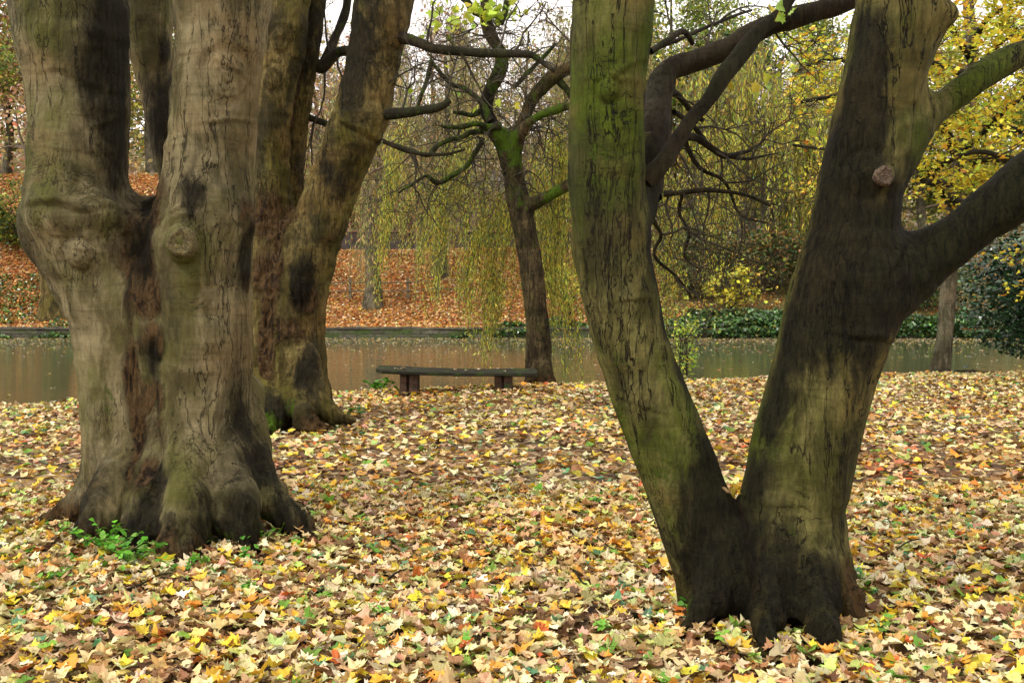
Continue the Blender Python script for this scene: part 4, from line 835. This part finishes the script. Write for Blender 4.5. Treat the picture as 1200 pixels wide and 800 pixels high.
sx = at(790, 440, 18); shrub('sapling', 'light green bushy sapling growing on the bank behind the forked tree', 'sapling', (sx[0]+.05, 17.1, -.05), .26, .3, 1.25, 420, .065, [(3, (.40, .52, .07)), (2, (.22, .38, .05)), (1, (.48, .44, .06))], 4, M_leaf, oval_t(.28), .25, stems=6)
yb = (float(at(862, 330, 44)[0]), 44.5, float(hgt(9.8, 44.5)))
shrub('yellow_shrub', 'bright yellow leaved shrub on the far slope above the ivy', 'bush', yb, 1.3, .9, 2.2, 420, .2, [(3, (.62, .55, .05)), (2, (.48, .45, .06)), (1, (.3, .33, .05))], 8, M_leaf, oval_t(.4), .45)
yb2 = (float(at(668, 350, 43.5)[0]), 43.8, float(hgt(2.5, 43.8)))
shrub('golden_shrub', 'small golden shrub on the far slope beside the willow curtain', 'bush', yb2, 1.3, .9, 2.4, 700, .17, [(3, (.50, .45, .05)), (2, (.32, .36, .06)), (1, (.15, .2, .04))], 18, M_leaf, oval_t(.4), .4)
for i, (a, Y, rx, h_, pal, lb, nm) in enumerate([
  (815, 47, 2.6, 3.4, [(3, (.10, .13, .04)), (2, (.22, .14, .05)), (2, (.06, .10, .03))], 'tangled olive thicket on the far slope left of the yellow shrub', 'thicket'),
  (905, 48, 2.4, 3.2, [(3, (.12, .15, .04)), (2, (.30, .17, .06)), (2, (.05, .09, .03))], 'brown and olive thicket on the far slope right of the yellow shrub', 'thicket'),
  (30, 49, 2.2, 3.0, [(3, (.10, .17, .03)), (2, (.3, .3, .05)), (1, (.04, .08, .02))], 'green and yellow bush high on the far slope at the left edge', 'bush'),
  (480, 58.5, 2.2, 3.0, [(3, (.10, .13, .04)), (3, (.28, .2, .06)), (2, (.3, .08, .04))], 'loose bush with reddish leaves behind the brick wall', 'bush'),
  (380, 58.8, 1.6, 3.2, [(3, (.32, .06, .04)), (2, (.2, .1, .05)), (1, (.12, .16, .04))], 'dark red shrub behind the brick wall near the leaning stem', 'bush'),
  (1010, 47, 3, 3.4, [(3, (.10, .13, .04)), (2, (.22, .14, .05)), (2, (.06, .10, .03))], 'olive thicket on the far slope hidden by the right stem', 'thicket'),
  (1080, 45, 2.6, 2.8, [(3, (.08, .12, .03)), (2, (.2, .2, .05)), (2, (.04, .08, .03))], 'green thicket on the far bank between the right limb and slim trunk', 'thicket')]):
    X = float(at(a, 300, Y)[0]); shrub(nm, lb, 'bush', (X, Y, float(hgt(X, Y))-.1), rx, 1.5, h_, 3000, .17, pal, 40+i, M_leaf, oval_t(.36), .42, stems=10)

# ------------------------------------------------------------------ near bank plants
HERB = [(3, (.08, .28, .02)), (2, (.15, .42, .03)), (1, (.20, .36, .06))]
def herb(px, py, r_, n, size, label, seed):
    g = gr(px, py); g[2] = float(hgt(g[0], g[1])); rg_ = np.random.default_rng(seed); E = empty('ground_plant', g, label, 'weed', 'green plants among the fallen leaves'); L_ = []
    P = []
    for q in range(max(4, n//9)):
        a = rg_.uniform(0, 6.28); d = np.array([math.cos(a)*rg_.uniform(.2, 1), math.sin(a)*rg_.uniform(.2, 1), 1.]); ln = r_*rg_.uniform(.7, 1.3); t = np.linspace(0, 1, 6)[:, None]
        c = g+d*ln*t-np.array([0, 0, 1])*ln*.35*t*t+np.column_stack([t*0, t*0, t*0+.02]); L_.append(np.column_stack([c, np.full(6, .0025)])); P += list(c[2:])
        P += list(c[3:]+rg_.normal(0, size*.5, (3, 3)))
    P = np.array(P); P[:, 2] = np.maximum(P[:, 2], g[2]+.05)
    V, F = tubes(L_, 4); build('stalks', V, F, M_greenstem, E)
    V, F, C = leaves(rg_, P, rg_.uniform(.7, 1.2, len(P))*size, pick(rg_, len(P), HERB, .2), oval_t(.33), (.1, .9)); build('foliage', V, F, M_leaf, E, cols=C, smooth=False)
M_greenstem = simple('green_stem', (.06, .14, .02), (.10, .2, .03), (30, 30, 30))
for i, (a, b, r_, n, s_, lb) in enumerate([
  (128, 655, .20, 120, .045, 'bushy green plant against the left roots of the big sycamore'), (155, 670, .20, 110, .055, 'broad pale green plant in front of the sycamore roots'), (216, 678, .11, 40, .045, 'small green sprig below the sycamore front root'),
  (290, 648, .13, 60, .045, 'feathery green sprig right of the sycamore roots'), (283, 662, .07, 20, .04, 'low green tuft just under the feathery sprig'), (352, 648, .07, 16, .04, 'tiny green tuft right of the last sycamore root'),
  (290, 700, .06, 14, .04, 'tiny sprout in open leaves below the sycamore'), (60, 690, .08, 18, .04, 'small sprout near the left edge of the ground'), (812, 722, .13, 60, .045, 'green sprig at the left foot of the forked tree'),
  (447, 461, .34, 70, .10, 'green clump growing at the left end of the bench'), (415, 488, .15, 30, .06, 'green tuft by the root of the leaning tree'), (487, 461, .16, 20, .05, 'green sprout beside the left bench block'),
  (445, 725, .07, 24, .035, 'fine green seedling at the bottom centre of the ground'), (700, 596, .07, 18, .04, 'small green seedling left of the forked tree'), (1010, 690, .08, 20, .04, 'green sprout at the right root of the forked tree'), (985, 722, .06, 14, .035, 'tiny sprout near the front root of the forked tree')]):
    herb(a, b, r_, n, s_, lb, 100+i)
# twigs and sticks in the litter
for i, (a, b, a2, b2, r_, lb) in enumerate([(455, 688, 500, 668, .006, 'thin pale stick lying in the leaves at bottom centre'), (672, 681, 688, 696, .008, 'short dark stick lying left of the forked tree'), (700, 640, 735, 655, .005, 'thin twig near the foot of the forked tree'), (54, 617, 82, 619, .006, 'reddish twig by the left root of the sycamore'), (150, 705, 205, 685, .006, 'grey twig among leaves below the sycamore'), (1040, 660, 1090, 640, .006, 'thin brown twig right of the forked tree'), (1120, 439, 1165, 436, .04, 'dark short log on the bank beside the slim trunk')]):
    p, q = gr(a, b), gr(a2, b2); out = []
    t = np.linspace(0, 1, 8)[:, None]; c = p+(q-p)*t; c[:, 2] = hgt(c[:, 0], c[:, 1])+.065+.01*np.sin(t[:, 0]*5+i); c[:, 1] += .02*np.sin(t[:, 0]*7+i)
    ln = np.column_stack([c, r_*(1-.5*t[:, 0])]); ln = np.vstack([[*c[0], .001], ln, [*c[-1], .001]]); V, F = tubes([ln], 7)
    tag(build('stick' if r_ < .03 else 'log', V, F, M_limb if i != 3 else simple('red_twig', (.25, .06, .03), (.3, .1, .05)), origin=c[0]), lb, 'stick' if r_ < .03 else 'log')

# ================================================================== GOLDEN TREE ON THE RIGHT
GY = 19.0; gb = at(1102, 437, GY)
T5 = empty('golden_maple', (gb[0], GY, float(hgt(gb[0], GY))), 'slim golden leaved tree leaning at the water edge on the right', 'tree')
ch5 = [pxchain([(1098, 455, GY, 15), (1102, 437, GY, 12), (1107, 400, GY, 9.5), (1111, 350, GY, 9), (1114, 300, GY, 9), (1118, 240, GY, 8.5), (1130, 160, GY, 8), (1140, 60, GY, 7), (1130, -60, GY, 6), (1140, -200, GY, 4)], 2)]
sculpt('trunk', ch5, M_bark_far, T5, h=.035, k=.05, amp=.6, nbig=1, rootz=.05, sub=True)
GL = [
 [(1118, 240, GY, 6), (1090, 205, GY-1, 4), (1060, 190, GY-2, 3), (1000, 180, GY-3, 2), (930, 170, GY-3.5, 1.5)],
 [(1125, 190, GY, 6), (1090, 130, GY-.5, 4), (1010, 110, GY-1, 3), (940, 120, GY-1.5, 2)],
 [(1125, 195, GY, 6), (1160, 185, GY-1.5, 5), (1200, 188, GY-2.5, 5), (1260, 180, GY-3, 3)],
 [(1118, 215, GY, 5), (1080, 210, GY-2, 3), (1140, 178, GY-3, 3), (1195, 190, GY-3, 3)],
 [(1132, 150, GY, 5), (1170, 150, GY-1, 4), (1230, 160, GY-1, 3)],
 [(1138, 90, GY, 5), (1100, 75, GY-2, 3), (1040, 60, GY-3, 2)],
 [(1138, 90, GY, 5), (1180, 45, GY-2, 3), (1240, 50, GY-3, 2)],
 [(1119, 235, GY, 5), (1160, 245, GY-2, 3), (1230, 250, GY-3, 2)],
 [(1132, 140, GY, 5), (1060, 95, GY-2, 4), (980, 70, GY-3, 2), (930, 85, GY-3, 1.5)],
 [(1138, 60, GY, 5), (1160, 20, GY-1, 3), (1210, 0, GY-2, 2)],
 [(1128, 180, GY, 4), (1190, 120, GY-2, 3), (1260, 100, GY-3, 2)],
 [(1138, 70, GY, 4), (1110, 20, GY-1, 3), (1100, -30, GY-2, 2)]]
px_branches('branch', GL, M_limb, T5)
rg = np.random.default_rng(9); out, tips = [], []
for l in GL:
    c = pxchain(l, 4); 
    for q in range(6):
        i = rg.integers(4, len(c)); grow(rg, c[i, :3], (rg.normal(0, 1), rg.normal(-.2, .6), rg.normal(0, .25)), rg.uniform(.8, 1.5), .016, 2, out, .35, .06, (3, 5), tips, 6, rmin=.004)
V, F = tubes(out, 4); build('twigs', V, F, M_twig, T5)
tips = np.array(tips); P = np.concatenate([tips[rg.integers(0, len(tips), 10500)]+rg.normal(0, .13, (10500, 3))*[1, 1, .45]])
u = (P[:, 0]-gb[0]); gm = rg.uniform(0, 1, len(P)) > 0.0
YP = [(5, (.78, .62, .05)), (1.5, (.70, .42, .04)), (4, (.68, .66, .08)), (3.5, (.40, .52, .06)), (.4, (.5, .2, .03))]
V, F, C = leaves(rg, P, rg.uniform(.06, .125, len(P)), pick(rg, len(P), YP, .2), maple_templates(False, rg, 5, .4), (.0, 1.1)); build('foliage', V, F, M_leaf, T5, cols=C, smooth=False)

# ================================================================== TREES ACROSS THE RIVER
def tree(name, label, base, H, r0, seed, kind, pal, leafsize=.22, n=5000, cr=(3.5, 3.0), group='trees across the river', lean=0., bark=None, zc=.45, twl=2, nmain=9, tw=None):
    r_ = np.random.default_rng(seed); base = np.array(base, float); E = empty(name, base, label, 'tree', group)
    t = np.linspace(0, 1, 9); c = np.stack([base[0]+lean*H*t+.25*np.sin(t*5+seed), base[1]+.2*np.sin(t*4+seed*2), base[2]-.3+H*.8*t, r0*(.45*np.exp(-t*16)+1-.8*t)], 1)
    V, F = tubes([c], 12); d = vn(V*np.array([2, 2, .8]), seed)*r0*.15; V[:, 0] += d; build('trunk', V, F, bark or M_bark_far, E)
    out, tips = [], []
    for q in range(nmain):
        j = r_.uniform(zc, .98); p = np.array([np.interp(j, t, c[:, a]) for a in range(3)]); a = r_.uniform(0, 6.28)
        ln = cr[0]*(1.25-j*.6)*r_.uniform(.7, 1.15)
        grow(r_, p, (math.cos(a), math.sin(a)*.9, r_.uniform(.2, 1.0)), ln, r0*.32*(1.2-j), twl, out, .38, .12 if kind == 'willow' else 0.02, (4, 7), tips, 6, up=.02, rmin=.012)
    V, F = tubes(out, 4); build('branches', V, F, tw or M_fartwig, E)
    tips = np.array(tips)
    if kind == 'willow':
        m = n//60; T_ = tips[r_.integers(0, len(tips), m)]; Ln = np.minimum(r_.uniform(1.5, 6.5, m), np.maximum(T_[:, 2]-base[2]-1.0, .8))
        V, F, C, tv, tf = fronds(r_, list(T_), list(Ln), leafsize*1.3, pal, .10, leafsize*.42, .5)
        build('hanging_fronds', V, F, M_leaf, E, cols=C); build('frond_stems', tv, tf, tw or M_fartwig, E)
    elif n:
        P = tips[r_.integers(0, len(tips), n)]+r_.normal(0, .38, (n, 3))
        V, F, C = leaves(r_, P, r_.uniform(.6, 1.3, n)*leafsize, pick(r_, n, pal, .25), oval_t(.36), (0, 1.5)); build('foliage', V, F, M_leaf, E, cols=C, smooth=False)
    return E
def base_at(a, Y): X = float(at(a, 300, Y)[0]); return (X, Y, float(hgt(X, Y)))
OL = [(3, (.30, .28, .08)), (3, (.38, .31, .09)), (2, (.22, .25, .06)), (2, (.38, .25, .11)), (1, (.22, .30, .08))]
BR = [(3, (.46, .29, .16)), (2, (.38, .25, .14)), (2, (.44, .37, .12)), (1, (.52, .20, .09))]
GR = [(3, (.17, .26, .05)), (3, (.28, .34, .06)), (2, (.44, .42, .07)), (1, (.08, .13, .03))]
YE = [(2, (.58, .48, .07)), (3, (.44, .46, .09)), (2, (.28, .34, .07)), (1, (.5, .28, .05))]
IV = [(3, (.03, .07, .02)), (2, (.06, .12, .03)), (1, (.12, .16, .05))]
tree('slope_tree', 'bare grey tree standing on the leafy slope in front of the fence', base_at(430, 45.2), 13, .40, 1, 'willow', OL, .2, 9000, (4.2, 3), lean=.005, group=None, zc=.5)
tree('slope_tree', 'thick trunked tree on the slope left of the sycamore', base_at(62, 44.0), 12, .62, 2, 'leaf', BR, .2, 2500, (4, 3), group=None, bark=M_bark_old, zc=.5)
tree('weeping_willow', 'tall olive weeping willow on the far bank between the two right stems', base_at(905, 50), 14, .45, 3, 'willow', WP, .24, 42000, (4.8, 3), group=None, zc=.55, nmain=12)
tree('weeping_willow', 'olive weeping willow behind the curtain left of the bench tree', base_at(520, 50), 14, .4, 4, 'willow', OL, .19, 18000, (4.6, 3), group=None, zc=.5, nmain=11)
tree('weeping_willow', 'brownish weeping willow behind the left stem of the forked tree', base_at(700, 52), 15, .4, 5, 'willow', OL, .19, 20000, (4.8, 3), group=None, zc=.5, nmain=11)
tree('ivy_clad_tree', 'dark ivy clad tree hung with brown growth between the right stems', base_at(870, 58), 15, .7, 6, 'leaf', IV+[(3, (.16, .10, .05))], .24, 5000, (2.6, 2), group=None, zc=.3, nmain=14)
k_ = 0
for (a, Y, H, kd, pal, nn, lb) in [
  (780, 64, 21, 'leaf', GR, 8000, 'tall pale green tree above the fork of the dark limb'), (700, 66, 21, 'leaf', OL, 5000, 'tall olive tree hidden behind the left stem of the forked tree'), (440, 68, 22, 'leaf', OL, 1800, 'tall nearly bare tree behind the leaning stem'), (510, 72, 23, 'leaf', BR, 1600, 'tall nearly bare tree left of the bench willow top'), (620, 70, 22, 'leaf', OL, 2000, 'tall nearly bare tree right of the bench willow top'), (960, 68, 20, 'leaf', GR, 6000, 'tall light green tree left of the top of the right stem'),
  (850, 74, 20, 'leaf', GR, 7000, 'tall fresh green tree rising far behind the dark limb'), (-10, 70, 17, 'leaf', GR, 7000, 'tall green tree far behind at the left edge'), (190, 74, 19, 'leaf', GR, 8000, 'tall green tree far behind the gap between sycamore stems'),
  (8, 60, 12, 'leaf', BR, 5000, 'rust leaved tree behind the slope at the left edge'), (-60, 56, 12, 'leaf', GR, 6000, 'green and yellow tree beyond the left edge of the slope'), (110, 62, 15, 'leaf', GR, 6000, 'green tree seen past the left sycamore stem'),
  (180, 60, 14, 'leaf', YE, 6000, 'yellow green tree seen in the gap between the sycamore stems'), (260, 63, 16, 'leaf', GR, 4000, 'green tree mostly hidden behind the sycamore'), (370, 64, 15, 'leaf', BR, 4500, 'pinkish brown tree behind the leaning stem'),
  (420, 70, 17, 'willow', OL, 12000, 'pale olive willow behind the slope tree'), (480, 66, 14, 'leaf', BR, 3800, 'sparse brown tree behind the brick wall'), (545, 74, 17, 'leaf', YE, 3000, 'thin yellow tree far behind the bench willow crown'),
  (600, 64, 14, 'willow', OL, 12000, 'olive willow behind the brick wall right of the bench tree'), (655, 76, 17, 'leaf', BR, 3800, 'pinkish tree far behind the forked tree left stem'), (760, 62, 14, 'leaf', GR, 6000, 'green and yellow tree right of the forked tree left stem'),
  (815, 66, 16, 'leaf', OL, 7000, 'tall olive tree above the dark limb'), (940, 64, 15, 'willow', GR, 16000, 'green willow rising left of the right stem'), (1010, 60, 14, 'leaf', YE, 5000, 'yellow tree behind the right stem'),
  (1080, 58, 14, 'leaf', YE, 7000, 'golden tree across the water right of the right stem'), (1150, 60, 14, 'leaf', GR, 7000, 'yellow green tree across the water under the right limb'), (1215, 58, 14, 'leaf', YE, 6000, 'golden tree across the water at the right edge'), (1290, 55, 13, 'leaf', GR, 6000, 'green tree beyond the right edge')]:
    tree('background_tree', lb, base_at(a, Y), H*(.9 if 350 < a < 720 else 1), .3, 60+k_, kd, pal, .22, int(nn*(1.1 if 350 < a < 720 else 1.6)), (4.4, 3), zc=.22, nmain=13 if H > 20 else 11, twl=3 if nn <= 2000 else 2); k_ += 1

# far wood closing the view
r_ = np.random.default_rng(8); n = 90000; x = r_.uniform(-75, 85, n); y = r_.uniform(84, 112, n); q = fbm(np.stack([x*.12, y*.1, x*0], 1), 3, 5)
zt = 8.0+4.5*q+r_.normal(0, 1.5, n); z = hgt(x, y)+np.clip(zt, 2, 30)*r_.uniform(0, 1, n)**.8
P = np.stack([x, y, z], 1)
V, F, C = leaves(r_, P, r_.uniform(.35, .75, n), pick(r_, n, [(3, (.46, .38, .22)), (3, (.50, .38, .28)), (2, (.42, .43, .18)), (1, (.58, .47, .16))], .2), oval_t(.4), (0, 1.5))
tag(build('far_wood', V, F, M_leaf, cols=C, smooth=False), 'hazy far wood closing the view behind the trees', 'woodland', kind='stuff')

# pale house glimpsed behind the wall
HX = float(at(548, 205, 80)[0]); hz = float(hgt(HX, 80))
HS = empty('house', (HX, 80, hz), 'pale fronted house glimpsed through the hanging fronds behind the brick wall', 'house')
V, F = box((HX, 82, hz+2.4), (13, 6, 4.8), 0, 1, .02); build('wall', V, F, simple('render_wall', (.30, .23, .19), (.38, .31, .26), (1, 1, 1)), HS, smooth=False)
V, F = box((HX, 78.95, hz+4.75), (13.4, .3, .35), 0, 1, .01); build('fascia', V, F, simple('white_paint', (.7, .68, .64), (.78, .76, .74)), HS, smooth=False)
RV = np.array([(-7, 78.6, 4.95), (7, 78.6, 4.95), (7, 85.4, 4.95), (-7, 85.4, 4.95), (-7, 82, 7.2), (7, 82, 7.2)])+np.array([HX, 0, hz])
build('roof', RV, [np.array([[0, 1, 5, 4], [2, 3, 4, 5]]), np.array([[3, 0, 4], [1, 2, 5]])], simple('slate', (.10, .09, .09), (.16, .14, .14), (2, 2, 2)), HS, smooth=False)
Mg = N('window_glass'); Mg = Mg.fin((.03, .035, .04), .1, None, .5); Mf = simple('window_frame_paint', (.65, .63, .6), (.75, .73, .7))
for dx in (4.6,):
    V, F = merge([box((HX+dx+ox, 78.97, hz+2.9+oz), sz_, 0, 1, .01) for ox, oz, sz_ in [(-.7, 0, (.12, .12, 1.7)), (.7, 0, (.12, .12, 1.7)), (0, .8, (1.28, .11, .12)), (0, -.8, (1.28, .13, .12)), (0, 0, (.07, .09, 1.48))]])
    fr = build('window', V, F, Mf, HS, smooth=False); V, F = box((HX+dx, 79.0, hz+2.9), (1.28, .05, 1.48), 0, 1, 0); build('pane', V, F, Mg, fr, smooth=False)
